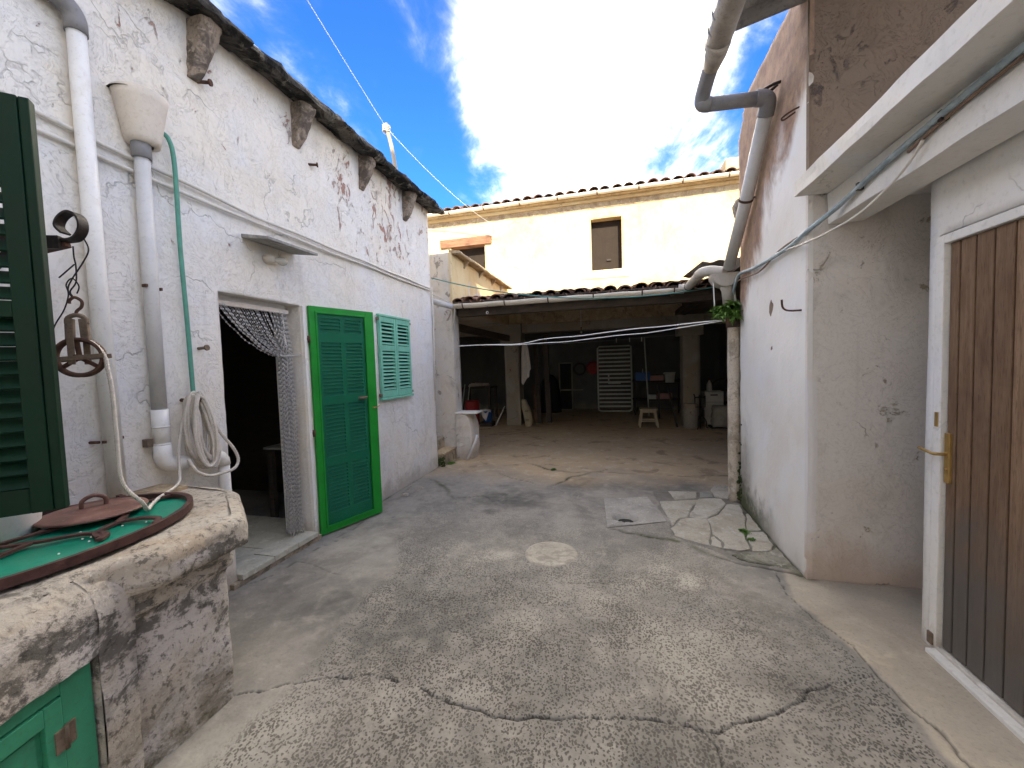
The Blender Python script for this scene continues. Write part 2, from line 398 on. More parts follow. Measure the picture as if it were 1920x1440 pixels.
def stone(name, a, b, dark, light, amt=0.5, scale=6, bump=1.0):
    mt, nt = material(name); p = nt.pos()
    n1 = nt.noise(p, scale*0.4, 6, 0.62, 0.5); n2 = nt.noise(p, scale*1.6, 8, 0.68, 0.6); n3 = nt.noise(p, scale*7, 6, 0.65); n4 = nt.noise(nt.vadd(p, (3, 8, 1)), scale*0.7, 8, 0.7, 0.8)
    col = nt.mix(nt.ramp(n1, 0.38, 0.62), a, b); col = nt.mix(nt.mul(nt.ramp(n4, 0.53-0.09*amt, 0.65-0.09*amt), amt), col, dark)
    col = nt.mix(nt.ramp(n2, 0.56, 0.64, 0, 0.7), col, light); col = nt.mix(nt.ramp(n3, 0.5, 0.66, 0, 0.55*amt+0.15), col, dark)
    h = nt.add(nt.add(nt.mul(n2, 0.6), nt.mul(n3, 0.35)), nt.mul(n1, 0.4))
    finish(nt, col, 0.92, nt.bump(h, 0.7*bump, 0.02)); return mt
M['cornice'] = stone('lichened_stone', (0.060, 0.054, 0.048), (0.15, 0.13, 0.105), (0.010, 0.0095, 0.009), (0.24, 0.22, 0.175), 1.0, 5, 1.6)
M['bracket'] = stone('bracket_stone', (0.36, 0.295, 0.235), (0.27, 0.215, 0.17), (0.085, 0.07, 0.058), (0.46, 0.39, 0.32), 0.85, 8, 1.3)
M['ledge'] = stone('ledge_stone', (0.50, 0.40, 0.26), (0.42, 0.31, 0.19), (0.16, 0.11, 0.07), (0.6, 0.5, 0.35), 0.5, 8, 1.0)
M['step'] = stone('step_stone', (0.42, 0.33, 0.23), (0.32, 0.27, 0.21), (0.07, 0.075, 0.04), (0.48, 0.42, 0.34), 0.6, 9, 1.2)
M['flag'] = stone('flagstone', (0.40, 0.375, 0.33), (0.34, 0.31, 0.255), (0.13, 0.12, 0.10), (0.46, 0.44, 0.40), 0.35, 8, 0.7)
M['flag_dark'] = stone('flagstone_mossy', (0.17, 0.165, 0.13), (0.28, 0.26, 0.22), (0.07, 0.075, 0.05), (0.40, 0.38, 0.34), 0.6, 6, 0.7)
M['flag_grey'] = stone('flagstone_grey', (0.22, 0.225, 0.21), (0.26, 0.26, 0.235), (0.12, 0.12, 0.11), (0.30, 0.30, 0.27), 0.3, 9, 0.5)
M['marble'] = stone('threshold_tile', (0.56, 0.53, 0.43), (0.48, 0.47, 0.39), (0.25, 0.21, 0.15), (0.64, 0.62, 0.54), 0.3, 7, 0.3)

def well_stone():
    mt, nt = material('well_lichen_plaster'); p = nt.pos(); x, y, z = nt.sep(p)
    q = nt.vmul(p, (1, 1, 1.5))
    n1 = nt.noise(q, 2.0, 6, 0.6, 0.4); n2 = nt.noise(q, 7.5, 9, 0.70, 0.7); n3 = nt.noise(p, 45, 6, 0.65); n4 = nt.noise(nt.vadd(q, (3, 8, 1)), 5.2, 9, 0.74, 0.35); n5 = nt.noise(nt.vadd(p, (7, 1, 5)), 27, 7, 0.72, 0.3)
    top = nt.ramp(z, 0.775, 0.80); band = nt.mul(nt.ramp(z, 0.42, 0.62), nt.ramp(z, 0.80, 0.72))
    pale = nt.mix(nt.ramp(n1, 0.4, 0.6), (0.60, 0.555, 0.53), (0.48, 0.425, 0.37))
    topc = nt.mix(nt.ramp(n1, 0.38, 0.6), (0.37, 0.30, 0.225), (0.42, 0.375, 0.32))
    col = nt.mix(top, pale, topc)
    thr = nt.math('SUBTRACT', 0.555, nt.mul(band, 0.085))
    col = nt.mix(nt.mul(nt.ramp(nt.math('SUBTRACT', n4, thr), 0.0, 0.07), 0.85), col, (0.098, 0.09, 0.08))
    col = nt.mix(nt.ramp(n2, 0.52, 0.64, 0, 0.5), col, (0.20, 0.185, 0.165))
    col = nt.mix(nt.ramp(n5, 0.55, 0.62, 0, 0.7), col, (0.055, 0.05, 0.045)); col = nt.mix(nt.ramp(n5, 0.40, 0.34, 0, 0.55), col, (0.58, 0.54, 0.48))
    col = nt.mix(nt.ramp(n3, 0.52, 0.68, 0, 0.6), col, (0.10, 0.085, 0.07))
    gr = nt.mul(nt.ramp(z, 0.35, 0.0), nt.ramp(n4, 0.40, 0.55)); col = nt.mix(nt.mul(gr, 0.7), col, (0.13, 0.115, 0.075))
    h = nt.add(nt.add(nt.mul(n2, 0.7), nt.mul(n3, 0.3)), nt.mul(n5, 0.35))
    finish(nt, col, 0.93, nt.bump(h, 0.9, 0.018)); return mt
M['well'] = well_stone()

def ground_mat():
    mt, nt = material('worn_pitted_concrete'); p = nt.pos(); x, y, z = nt.sep(p)
    a1 = nt.sep(nt.attr('mask_a', 'Vector')); a2 = nt.sep(nt.attr('mask_b', 'Vector'))
    stip, crk, dark = a1[0], a1[1], a1[2]; pale, moss, earth = a2[0], a2[1], a2[2]
    n1 = nt.noise(p, 1.1, 6, 0.62, 0.3); n2 = nt.noise(p, 5.5, 8, 0.66, 0.4); n3 = nt.noise(p, 70, 5, 0.65); n4 = nt.noise(nt.vadd(p, (4, 9, 0)), 2.4, 7, 0.66, 0.5)
    base = nt.mix(nt.ramp(n1, 0.36, 0.64), (0.315, 0.288, 0.253), (0.225, 0.21, 0.19))
    base = nt.mix(nt.ramp(n4, 0.46, 0.66, 0, 0.62), base, (0.15, 0.138, 0.124))
    nm = nt.noise(nt.vadd(p, (2, 2, 0)), 13, 7, 0.7, 0.3); base = nt.mix(nt.ramp(nm, 0.5, 0.68, 0, 0.42), base, (0.15, 0.142, 0.13)); base = nt.mix(nt.ramp(nm, 0.46, 0.34, 0, 0.25), base, (0.46, 0.425, 0.375))
    base = nt.mix(nt.mul(dark, nt.ramp(n2, 0.35, 0.62, 0.35, 1.0)), base, (0.075, 0.072, 0.068))
    base = nt.mix(nt.mul(earth, nt.ramp(n2, 0.3, 0.7, 0.7, 1.0)), base, (0.56, 0.41, 0.245))  # earth floor colour, also raised and warmed for sunlit bounce
    base = nt.mix(nt.mul(nt.mul(earth, nt.ramp(n2, 0.54, 0.62)), 0.7), base, (0.56, 0.48, 0.36))
    base = nt.mix(nt.mul(nt.mul(earth, nt.ramp(n4, 0.56, 0.64)), 0.5), base, (0.15, 0.11, 0.08))
    base = nt.mix(nt.mul(pale, 0.85), base, (0.50, 0.46, 0.39))
    base = nt.mix(nt.ramp(n3, 0.48, 0.75, 0, 0.35), base, (0.14, 0.13, 0.12))
    # pits left by the worn toothed roller
    q = nt.vadd(p, nt.vmul(nt.vadd(nt.noise(p, 26, 3, 0.6, 0, True), (-.5, -.5, -.5)), (.028, .028, 0)))
    v = nt.vor(nt.vmul(q, (1.0, 0.8, 0)), 90, 'F1', 0.9)
    sz = nt.ramp(nt.noise(nt.vadd(p, (1, 5, 0)), 3.4, 6, 0.65), 0.30, 0.70, 0.38, 0.60)
    pit = nt.mul(nt.ramp(v, sz, nt.math('SUBTRACT', sz, 0.16)), stip)
    v2 = nt.vor(nt.vmul(q, (0.9, 1.1, 0)), 135, 'F1', 1.0); pit2 = nt.mul(nt.mul(nt.ramp(v2, 0.36, 0.22), nt.ramp(n2, 0.46, 0.6)), nt.mul(stip, 0.6))
    pits = nt.math('MAXIMUM', pit, pit2)
    col = nt.mix(nt.mul(pits, 0.80), base, (0.055, 0.047, 0.040))
    wht = nt.ramp(nt.vor(nt.vmul(p, (1, 1, 0)), 21, 'F1', 1.0), 0.055, 0.035); col = nt.mix(nt.mul(wht, nt.ramp(n2, 0.54, 0.6)), col, (0.6, 0.58, 0.53))
    col = nt.mix(nt.mul(moss, nt.ramp(n2, 0.3, 0.55)), col, (0.055, 0.065, 0.028))
    col = nt.mix(crk, col, (0.016, 0.013, 0.011))
    h = nt.add(nt.add(nt.mul(n3, 0.22), nt.mul(n2, 0.55)), nt.math('SUBTRACT', 0, nt.mul(pits, 0.55)))
    finish(nt, col, nt.ramp(n2, 0.3, 0.7, 0.74, 0.95), nt.bump(h, 0.65, 0.012)); return mt
M['ground'] = ground_mat()

def simple(name, col, rough=0.6, var=0.25, scale=8, bump=0.15, metal=0, dirt=(0.1, 0.08, 0.06), dirt_amt=0.25, spec=0.3, obj=False, fine=60):
    mt, nt = material(name); p = nt.obj() if obj else nt.pos()
    n1 = nt.noise(p, scale, 6, 0.62, 0.3); n2 = nt.noise(p, fine, 4, 0.6)
    c2 = tuple(min(1, c*(1+var)) for c in col); c1 = tuple(c*(1-var) for c in col)
    c = nt.mix(nt.ramp(n1, 0.3, 0.7), c1, c2); c = nt.mix(nt.ramp(n1, 0.54, 0.74, 0, dirt_amt), c, dirt); c = nt.mix(nt.ramp(n2, 0.52, 0.75, 0, dirt_amt*0.8), c, dirt)
    finish(nt, c, nt.ramp(n1, 0.3, 0.7, max(0.05, rough-0.08), min(1, rough+0.1)), nt.bump(nt.add(n1, nt.mul(n2, 0.5)), bump, 0.01), metal, spec); return mt
M['pvc_white'] = simple('pipe_white', (0.77, 0.75, 0.72), 0.45, 0.05, 5, 0.05, dirt=(0.40, 0.33, 0.25), dirt_amt=0.35)
M['pvc_weathered'] = simple('pipe_weathered', (0.46, 0.425, 0.38), 0.6, 0.1, 7, 0.08, dirt=(0.24, 0.19, 0.15), dirt_amt=0.5)
M['pvc_grey'] = simple('pipe_grey', (0.23, 0.225, 0.23), 0.5, 0.10, 6, 0.08, dirt=(0.10, 0.08, 0.07), dirt_amt=0.35)
M['pvc_lightgrey'] = simple('pipe_light_grey', (0.56, 0.55, 0.54), 0.45, 0.08, 6, 0.06, dirt=(0.30, 0.25, 0.2), dirt_amt=0.3)
M['gutter_dirty'] = simple('gutter_dirty', (0.36, 0.32, 0.27), 0.55, 0.2, 7, 0.12, dirt=(0.12, 0.09, 0.07), dirt_amt=0.6)
M['gutter'] = simple('gutter_cream', (0.70, 0.63, 0.52), 0.5, 0.08, 4, 0.05, dirt=(0.32, 0.24, 0.16), dirt_amt=0.35)
M['funnel'] = simple('painted_funnel', (0.66, 0.59, 0.51), 0.75, 0.08, 7, 0.25, dirt=(0.36, 0.27, 0.2), dirt_amt=0.4)
M['post'] = stone('fibre_cement_post', (0.58, 0.51, 0.42), (0.48, 0.40, 0.31), (0.16, 0.13, 0.09), (0.66, 0.61, 0.54), 0.5, 10, 0.7)
M['hose'] = simple('hose_green', (0.10, 0.30, 0.23), 0.5, 0.1, 20, 0.02, dirt_amt=0.1)
M['cable_white'] = simple('cable_white', (0.66, 0.62, 0.56), 0.5, 0.08, 9, 0.02, dirt=(0.35, 0.28, 0.2), dirt_amt=0.3)
M['cable_blue'] = simple('cable_blue_grey', (0.34, 0.42, 0.46), 0.5, 0.25, 14, 0.05, dirt=(0.6, 0.6, 0.6), dirt_amt=0.4)
M['cable_brown'] = simple('cable_brown', (0.22, 0.15, 0.11), 0.6, 0.1, 9, 0.02)
M['cable_green'] = simple('cable_green', (0.10, 0.27, 0.25), 0.5, 0.1, 9, 0.02, dirt_amt=0.1)
M['line_white'] = simple('line_white', (0.92, 0.92, 0.90), 0.5, 0.03, 9, 0.0, dirt_amt=0.05)
M['line_grey'] = simple('line_grey', (0.30, 0.30, 0.30), 0.5, 0.03, 9, 0.0, dirt_amt=0.05)
M['rope'] = simple('rope', (0.62, 0.57, 0.51), 0.9, 0.12, 40, 0.1, dirt=(0.35, 0.28, 0.22), dirt_amt=0.4, fine=220)
M['rust'] = simple('rusted_iron', (0.105, 0.055, 0.038), 0.8, 0.35, 30, 0.35, metal=0.2, dirt=(0.035, 0.028, 0.026), dirt_amt=0.6, fine=150)
M['rust_light'] = simple('rusted_strap', (0.20, 0.15, 0.11), 0.7, 0.3, 35, 0.3, metal=0.3, dirt=(0.09, 0.045, 0.03), dirt_amt=0.6, fine=150)
M['iron_dark'] = simple('dark_iron', (0.035, 0.030, 0.028), 0.55, 0.3, 30, 0.2, metal=0.5, dirt=(0.10, 0.05, 0.03), dirt_amt=0.35)
M['rim'] = simple('rim_iron', (0.075, 0.036, 0.032), 0.6, 0.3, 25, 0.3, metal=0.2, dirt=(0.13, 0.065, 0.045), dirt_amt=0.4, fine=120)
M['lid'] = simple('lid_paint', (0.17, 0.085, 0.068), 0.5, 0.3, 10, 0.12, dirt=(0.34, 0.25, 0.21), dirt_amt=0.5)
M['emerald'] = simple('emerald_paint', (0.0, 0.20, 0.125), 0.38, 0.12, 9, 0.12, dirt=(0.0, 0.09, 0.06), dirt_amt=0.35, spec=0.5)
M['mint'] = simple('mint_paint', (0.045, 0.27, 0.15), 0.5, 0.14, 7, 0.15, dirt=(0.05, 0.12, 0.07), dirt_amt=0.5)
M['shut_dark'] = simple('bottle_green_paint', (0.0018, 0.019, 0.0092), 0.5, 0.2, 6, 0.06, dirt=(0.008, 0.02, 0.013), dirt_amt=0.25, spec=0.18)
M['door_green'] = simple('teal_green_paint', (0.004, 0.185, 0.092), 0.4, 0.12, 5, 0.06, dirt=(0.01, 0.08, 0.05), dirt_amt=0.2)
M['slat_green'] = simple('louvre_green_paint', (0.015, 0.19, 0.11), 0.42, 0.12, 6, 0.06, dirt=(0.01, 0.06, 0.04), dirt_amt=0.35)
M['door_bright'] = simple('bright_green_paint', (0.012, 0.25, 0.028), 0.45, 0.16, 6, 0.14, dirt=(0.03, 0.11, 0.03), dirt_amt=0.5)
M['shut_pale'] = simple('pale_green_paint', (0.19, 0.50, 0.37), 0.6, 0.12, 9, 0.15, dirt=(0.14, 0.28, 0.22), dirt_amt=0.4)
M['alu'] = simple('aluminium_chain', (0.46, 0.445, 0.43), 0.35, 0.15, 60, 0.02, metal=0.35, dirt_amt=0.25, fine=200)
M['brass'] = simple('brass', (0.50, 0.33, 0.12), 0.38, 0.12, 20, 0.05, metal=0.7, dirt=(0.25, 0.16, 0.06), dirt_amt=0.3)
M['bulb'] = simple('bulb_glass', (0.55, 0.52, 0.45), 0.12, 0.05, 9, 0.0, spec=0.7, dirt_amt=0.15)
M['plastic_red'] = simple('red_plastic', (0.36, 0.03, 0.025), 0.45, 0.1, 6, 0.03)
M['plastic_blue'] = simple('blue_plastic', (0.02, 0.10, 0.32), 0.45, 0.1, 6, 0.03)
M['plastic_white'] = simple('white_plastic', (0.62, 0.60, 0.54), 0.5, 0.06, 6, 0.03)
M['cloth'] = simple('cloth', (0.66, 0.60, 0.55), 0.95, 0.06, 12, 0.3, dirt_amt=0.1)
M['sack'] = simple('sack_paper', (0.40, 0.33, 0.22), 0.85, 0.15, 9, 0.35)
M['canvas'] = simple('grey_canvas', (0.32, 0.29, 0.24), 0.9, 0.15, 9, 0.35)
M['metal_frame'] = simple('bed_frame_metal', (0.62, 0.63, 0.58), 0.5, 0.1, 9, 0.05, metal=0.2)
M['dark'] = simple('plain_black', (0.02, 0.019, 0.018), 0.8, 0.2, 9, 0.1)  # plain black for print, panes, sheets behind slats and in holes
M['pink'] = simple('pink_box', (0.42, 0.22, 0.18), 0.8, 0.1, 9, 0.05)
M['terracotta'] = stone('terracotta', (0.26, 0.135, 0.085), (0.20, 0.115, 0.08), (0.05, 0.04, 0.035), (0.38, 0.27, 0.19), 0.85, 5, 0.7)
M['fibre'] = stone('fibre_cement_sheet', (0.30, 0.28, 0.26), (0.24, 0.22, 0.205), (0.09, 0.08, 0.075), (0.32, 0.30, 0.28), 0.5, 5, 0.4)
M['concrete'] = stone('grey_concrete', (0.36, 0.34, 0.31), (0.30, 0.285, 0.26), (0.15, 0.14, 0.13), (0.44, 0.42, 0.39), 0.4, 7, 0.6)
M['concrete_pale'] = stone('pale_concrete', (0.43, 0.39, 0.33), (0.36, 0.325, 0.275), (0.18, 0.16, 0.135), (0.47, 0.43, 0.37), 0.5, 16, 0.8)
M['slab_white'] = simple('white_slab', (0.70, 0.68, 0.64), 0.7, 0.06, 9, 0.15)
M['leaf'] = simple('leaf_green', (0.10, 0.20, 0.035), 0.5, 0.45, 12, 0.05, dirt=(0.10, 0.16, 0.04), dirt_amt=0.5)
M['moss'] = simple('moss', (0.045, 0.06, 0.018), 0.95, 0.4, 30, 0.5)

def wood(name, a, b, dark, axis=2, weather=None, rough=0.6, scale=5, grain=0.6):
    mt, nt = material(name); p = nt.pos(); x, y, z = nt.sep(p)
    st = [9.0, 9.0, 9.0]; st[axis] = 0.7
    n1 = nt.noise(nt.vmul(p, st), scale, 7, 0.62, 0.5); n2 = nt.noise(p, 2.4, 5, 0.6, 0.5); n3 = nt.noise(nt.vmul(p, st), scale*5, 4, 0.6)
    c = nt.mix(nt.ramp(n1, 0.32, 0.68), a, b); c = nt.mix(nt.ramp(n3, 0.5, 0.72, 0, grain), c, dark); c = nt.mix(nt.ramp(n2, 0.5, 0.7, 0, 0.5), c, dark)
    oi = nt.new('ShaderNodeObjectInfo').outputs['Random']; c = nt.mix(nt.ramp(oi, 0.0, 1.0, 0.0, 0.45), c, dark)
    if weather:   # greyed by splashing rain near the ground
        wz = nt.ramp(nt.add(z, nt.mul(nt.math('SUBTRACT', n2, 0.5), 1.3)), 0.95, 0.20); c = nt.mix(nt.mul(wz, 0.88), c, nt.mix(n1, weather[0], weather[1]))
    finish(nt, c, rough, nt.bump(nt.add(n1, nt.mul(n3, 0.4)), 0.35, 0.006)); return mt
M['plank'] = wood('varnished_plank', (0.31, 0.20, 0.125), (0.20, 0.118, 0.068), (0.085, 0.048, 0.028), 2, ((0.065, 0.062, 0.058), (0.16, 0.148, 0.132)), 0.6, 5, 0.85)
M['beam_wood'] = wood('old_beam', (0.20, 0.085, 0.045), (0.32, 0.17, 0.10), (0.07, 0.04, 0.03), 0, None, 0.8)
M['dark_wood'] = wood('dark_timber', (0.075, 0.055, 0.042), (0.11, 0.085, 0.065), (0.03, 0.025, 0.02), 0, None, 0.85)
M['rafter'] = wood('rafter_timber', (0.085, 0.062, 0.045), (0.12, 0.09, 0.068), (0.03, 0.025, 0.02), 1, None, 0.85)
M['pole_wood'] = wood('weathered_pole', (0.52, 0.44, 0.33), (0.42, 0.34, 0.25), (0.2, 0.15, 0.1), 2, None, 0.85)
M['board'] = wood('brown_board', (0.030, 0.019, 0.013), (0.024, 0.016, 0.011), (0.013, 0.009, 0.007), 2, None, 0.85)
M['stool_wood'] = wood('pale_stool_wood', (0.55, 0.46, 0.34), (0.46, 0.37, 0.26), (0.25, 0.19, 0.12), 2, None, 0.7)
def screen_mat():
    mt, nt = material('fly_screen'); tr = nt.new('ShaderNodeBsdfTransparent'); mx = nt.new('ShaderNodeMixShader'); out = [n for n in nt.n if n.type == 'OUTPUT_MATERIAL'][0]
    finish(nt, (0.02, 0.14, 0.075), 0.7); mx.inputs[0].default_value = 0.20
    nt.l.new(tr.outputs[0], mx.inputs[1]); nt.l.new(nt.b.outputs[0], mx.inputs[2]); nt.l.new(mx.outputs[0], out.inputs[0]); return mt
M['screen'] = screen_mat()

# ================================================================== GROUND
CR = {'main': [(-1.756, 1.385), (-1.618, 1.443), (-1.5, 1.51), (-1.346, 1.58), (-1.179, 1.64), (-0.998, 1.629), (-0.876, 1.608), (-0.782, 1.578), (-0.701, 1.567), (-0.585, 1.557), (-0.451, 1.547), (-0.344, 1.584), (-0.276, 1.586), (-0.201, 1.615), (-0.037, 1.652), (0.093, 1.675), (0.259, 1.679), (0.376, 1.669), (0.539, 1.767), (0.691, 1.866), (0.775, 1.926), (0.804, 1.973), (0.926, 2.042), (1.159, 2.137)],
      'branch': [(0.299, 1.676), (0.353, 1.607), (0.352, 1.523), (0.40, 1.35), (0.36, 1.1)],
      'seam_r': [(1.052, 3.064), (1.016, 2.746), (1.064, 2.521), (1.156, 2.344), (1.152, 2.162), (1.173, 1.986), (1.208, 1.867), (1.216, 1.71), (1.19, 1.2)],
      'mid': [(-1.223, 2.597), (-0.963, 2.611), (-0.794, 2.574), (-0.563, 2.552), (-0.397, 2.652), (-0.1, 2.68)],
      'left': [(-2.455, 2.519), (-2.203, 2.484), (-1.961, 2.415), (-1.817, 2.371)],
      'flagseam': [(-0.093, 3.61), (0.176, 3.511), (0.385, 3.454), (0.541, 3.403), (0.665, 3.243), (0.824, 3.149), (1.051, 3.088), (1.194, 3.04)],
      'diag': [(-2.197, 5.915), (-1.441, 5.082), (-0.803, 4.71), (-0.585, 4.503), (-0.158, 4.35)],
      'shed': [(-1.308, 5.821), (-0.931, 5.503), (-0.583, 5.384), (0.287, 5.451), (1.384, 5.504)],
      'shed2': [(-0.807, 4.731), (-0.564, 5.206), (-0.128, 5.61)],
      'left2': [(-2.467, 2.56), (-2.388, 2.968), (-2.276, 3.284), (-2.189, 3.573)],
      'x1': [(-2.5, 4.85), (-1.806, 4.125), (-1.503, 4.265), (-1.1, 4.0)],
      'curb': [(-2.59, 2.114), (-2.468, 2.354), (-2.42, 2.711), (-2.43, 2.948), (-2.47, 3.403), (-2.5, 4.65)]}
CWID = {'main': (0.0042, 0.95), 'branch': (0.0036, 0.85), 'seam_r': (0.0055, 0.7), 'mid': (0.004, 0.7), 'left': (0.0045, 0.7), 'flagseam': (0.012, 0.7), 'diag': (0.007, 0.5), 'shed': (0.012, 0.45), 'shed2': (0.009, 0.5), 'left2': (0.006, 0.6), 'x1': (0.007, 0.5), 'curb': (0.007, 0.55)}
def jag(pts, n=4, amp=0.10):
    pts = [np.array(p, float) for p in pts]
    rng = np.random.RandomState(len(pts)*7+1)
    for k in range(n):
        q = [pts[0]]
        for a, b in zip(pts, pts[1:]):
            d = b-a; nn = np.array([-d[1], d[0]]); q += [(a+b)/2+nn*rng.uniform(-amp, amp), b]
        pts = q; amp *= 0.95
        if len(pts) > 160: break
    return np.array(pts)
def poly_dist(XY, pts):
    """distance to a polyline and the arc parameter"""
    best = np.full(len(XY), 9.0); par = np.zeros(len(XY)); acc = 0.0
    lo, hi = pts.min(0)-0.12, pts.max(0)+0.12
    idx = np.nonzero((XY[:, 0] > lo[0]) & (XY[:, 0] < hi[0]) & (XY[:, 1] > lo[1]) & (XY[:, 1] < hi[1]))[0]
    for a, b in zip(pts, pts[1:]):
        d = b-a; L = np.hypot(*d)
        if L < 1e-6: continue
        mid = (a+b)/2; near = idx[(np.abs(XY[idx, 0]-mid[0]) < L/2+0.12) & (np.abs(XY[idx, 1]-mid[1]) < L/2+0.12)]
        if len(near):
            Q = XY[near]; t = np.clip(((Q-a)@d)/(L*L), 0, 1); e = np.hypot(*(Q-a-t[:, None]*d).T)
            up = e < best[near]; best[near[up]] = e[up]; par[near[up]] = acc+t[up]*L
        acc += L
    return best, par
FL = [[(0.42, 4.385), (0.824, 4.507), (0.735, 4.309), (0.643, 3.995), (0.555, 3.938), (0.46, 3.75), (0.455, 3.9), (0.43, 4.19)],
      [(0.838, 4.555), (1.054, 4.58), (1.067, 4.412), (0.93, 4.129), (0.8, 3.995), (0.721, 3.981), (0.647, 4.001), (0.737, 4.293)],
      [(0.445, 3.689), (0.553, 3.925), (0.648, 3.976), (0.799, 3.986), (0.789, 3.762), (0.73, 3.546), (0.703, 3.397), (0.564, 3.473), (0.462, 3.541)],
      [(1.077, 4.43), (1.19, 4.442), (1.18, 4.266), (1.152, 4.083), (1.073, 3.789), (1.017, 3.62), (0.984, 3.382), (0.915, 3.341), (0.794, 3.356), (0.819, 3.479), (0.772, 3.62), (0.802, 3.981), (0.932, 4.115)],
      [(1.177, 4.173), (1.20, 4.184), (1.195, 3.94), (1.19, 3.777), (1.071, 3.753)],
      [(1.063, 3.74), (1.195, 3.756), (1.19, 3.491), (1.125, 3.381), (0.996, 3.356), (1.02, 3.589)],
      [(0.827, 3.27), (0.922, 3.329), (1.114, 3.362), (1.195, 3.46), (1.20, 3.31), (1.19, 3.095), (1.07, 3.132), (0.926, 3.168), (0.868, 3.199)],
      [(0.885, 4.776), (0.997, 4.793), (0.99, 4.605), (0.846, 4.571)],
      [(1.01, 4.85), (1.12, 5.086), (1.27, 5.062), (1.15, 4.60), (1.08, 4.595), (1.005, 4.624)],
      [(0.737, 3.548), (0.767, 3.597), (0.813, 3.468), (0.784, 3.364), (0.712, 3.398)],
      [(0.554, 4.744), (0.865, 4.792), (0.827, 4.564), (0.587, 4.469)]]
def in_poly(XY, poly):
    x, y = XY[:, 0], XY[:, 1]; c = np.zeros(len(XY), bool); j = len(poly)-1
    for i in range(len(poly)):
        xi, yi = poly[i]; xj, yj = poly[j]
        with np.errstate(divide='ignore', invalid='ignore'):
            c ^= ((yi > y) != (yj > y)) & (x < (xj-xi)*(y-yi)/(yj-yi+1e-12)+xi)
        j = i
    return c
def build_ground():
    xs = np.concatenate([[-8, -6, -4, -3.2], np.arange(-2.7, -1.8, 0.02), np.arange(-1.8, 1.25, 0.0085), np.arange(1.25, 2.0, 0.02), [2.2, 2.8, 3.4, 5, 7]])
    ys = [-2.9, -2, -1, -0.3, 0.3, 0.6]; y = 0.8
    while y < 6.2: ys.append(y); y += max(0.0085, 0.8*y*y/597)
    ys += [6.4, 6.7, 7.0, 7.4, 7.8, 8.2, 8.7, 9.2, 9.8, 10.5, 11.3, 12.2, 13.2]
    X, Y = np.meshgrid(xs, np.array(ys), indexing='ij'); nx, ny = X.shape
    XY = np.stack([X.ravel(), Y.ravel()], 1); P3 = np.concatenate([XY, np.zeros((len(XY), 1))], 1)
    wob = P3 + np.stack([0.06*fbm(P3, 2.3, 4, 31), 0.06*fbm(P3, 2.3, 4, 41), 0*P3[:, 0]], 1)
    n1 = fbm(P3, 1.6, 4, 3); n2 = fbm(P3, 6.0, 4, 9)
    z = 0.006*fbm(P3, 1.2, 3, 2)+0.0025*n2
    crk = np.zeros(len(XY)); moss = np.zeros(len(XY))
    for k, pts in CR.items():
        w, a = CWID[k]; J = jag(pts); d, t = poly_dist(XY, J)
        tt = np.stack([t, t*0, t*0], 1)
        ww = w*(0.65+0.55*vnoise(tt, 6.0, 5)+0.35*vnoise(tt, 19.0, 8)); ww = np.maximum(ww, 0.0015)
        g = np.clip((ww*1.25-d)/(ww*0.8)+0.25, 0, 1)*(d < 0.1)
        if k not in ('main', 'branch', 'seam_r'): g = g*np.clip(0.55+1.1*vnoise(tt, 3.0, 11), 0, 1)
        crk = np.maximum(crk, g*a); z = z-0.011*g*a
        if k in ('shed', 'flagseam', 'x1', 'shed2'): moss = np.maximum(moss, np.clip(1-d/0.045, 0, 1)*np.clip(0.2+1.2*vnoise(tt, 2.2, 14), 0, 1)*(d < 0.1))
    x, y = wob[:, 0], wob[:, 1]
    sm = lambda v, lo, hi: np.clip((v-lo)/(hi-lo), 0, 1)**2*(3-2*np.clip((v-lo)/(hi-lo), 0, 1))
    # pitted field: not right of the seam, not along the left wall, not beyond the drain
    seam = np.interp(y, [0, 1.7, 2.0, 2.3, 2.75, 3.06], [1.2, 1.21, 1.17, 1.13, 1.02, 1.05])
    leftb = np.interp(y, [0, 1.2, 1.6, 2.0, 2.6, 3.2, 4.2], [-1.75, -1.62, -1.50, -1.62, -1.72, -2.0, -2.2])
    stip = sm(seam-x, -0.005, 0.03)*sm(x-leftb, -0.03, 0.10)*sm(4.4-y, -0.3, 0.9)*(0.45+0.55*sm(3.3+0.3*n1-y, -0.3, 1.2))
    topr = sm(x-0.55, 0, 0.35)*sm(y-2.25, 0, 0.5); stip = stip*(1-0.85*topr)
    stip = stip*np.clip(1.0+0.2*n1, 0.65, 1.0)
    dark = np.zeros(len(XY)); pale = np.zeros(len(XY))
    for px, py, r, a in [(-1.15, 4.23, .36, .9), (-1.23, 3.78, .09, 1.0), (-1.75, 2.02, .40, .75), (-1.17, 1.95, .45, .65), (-.79, 2.15, .4, .45), (-.44, 4.96, .38, .85), (.6, 4.9, .5, .6), (.1, 4.95, .35, .6), (.66, 1.55, .35, .45), (.18, 1.40, .45, .5), (-.7, 1.30, .40, .55), (-.12, 2.0, .35, .35), (-2.17, 2.23, .35, .5), (-.96, 1.2, .4, .5), (.75, 2.0, .25, .35), (-2.0, 5.6, .2, .6), (.9, 5.2, .4, .5), (-.5, 1.75, .35, .45)]:
        dark = np.maximum(dark, a*np.exp(-(((x-px)**2+((y-py)*1.15)**2)/(r*r))**1.5))
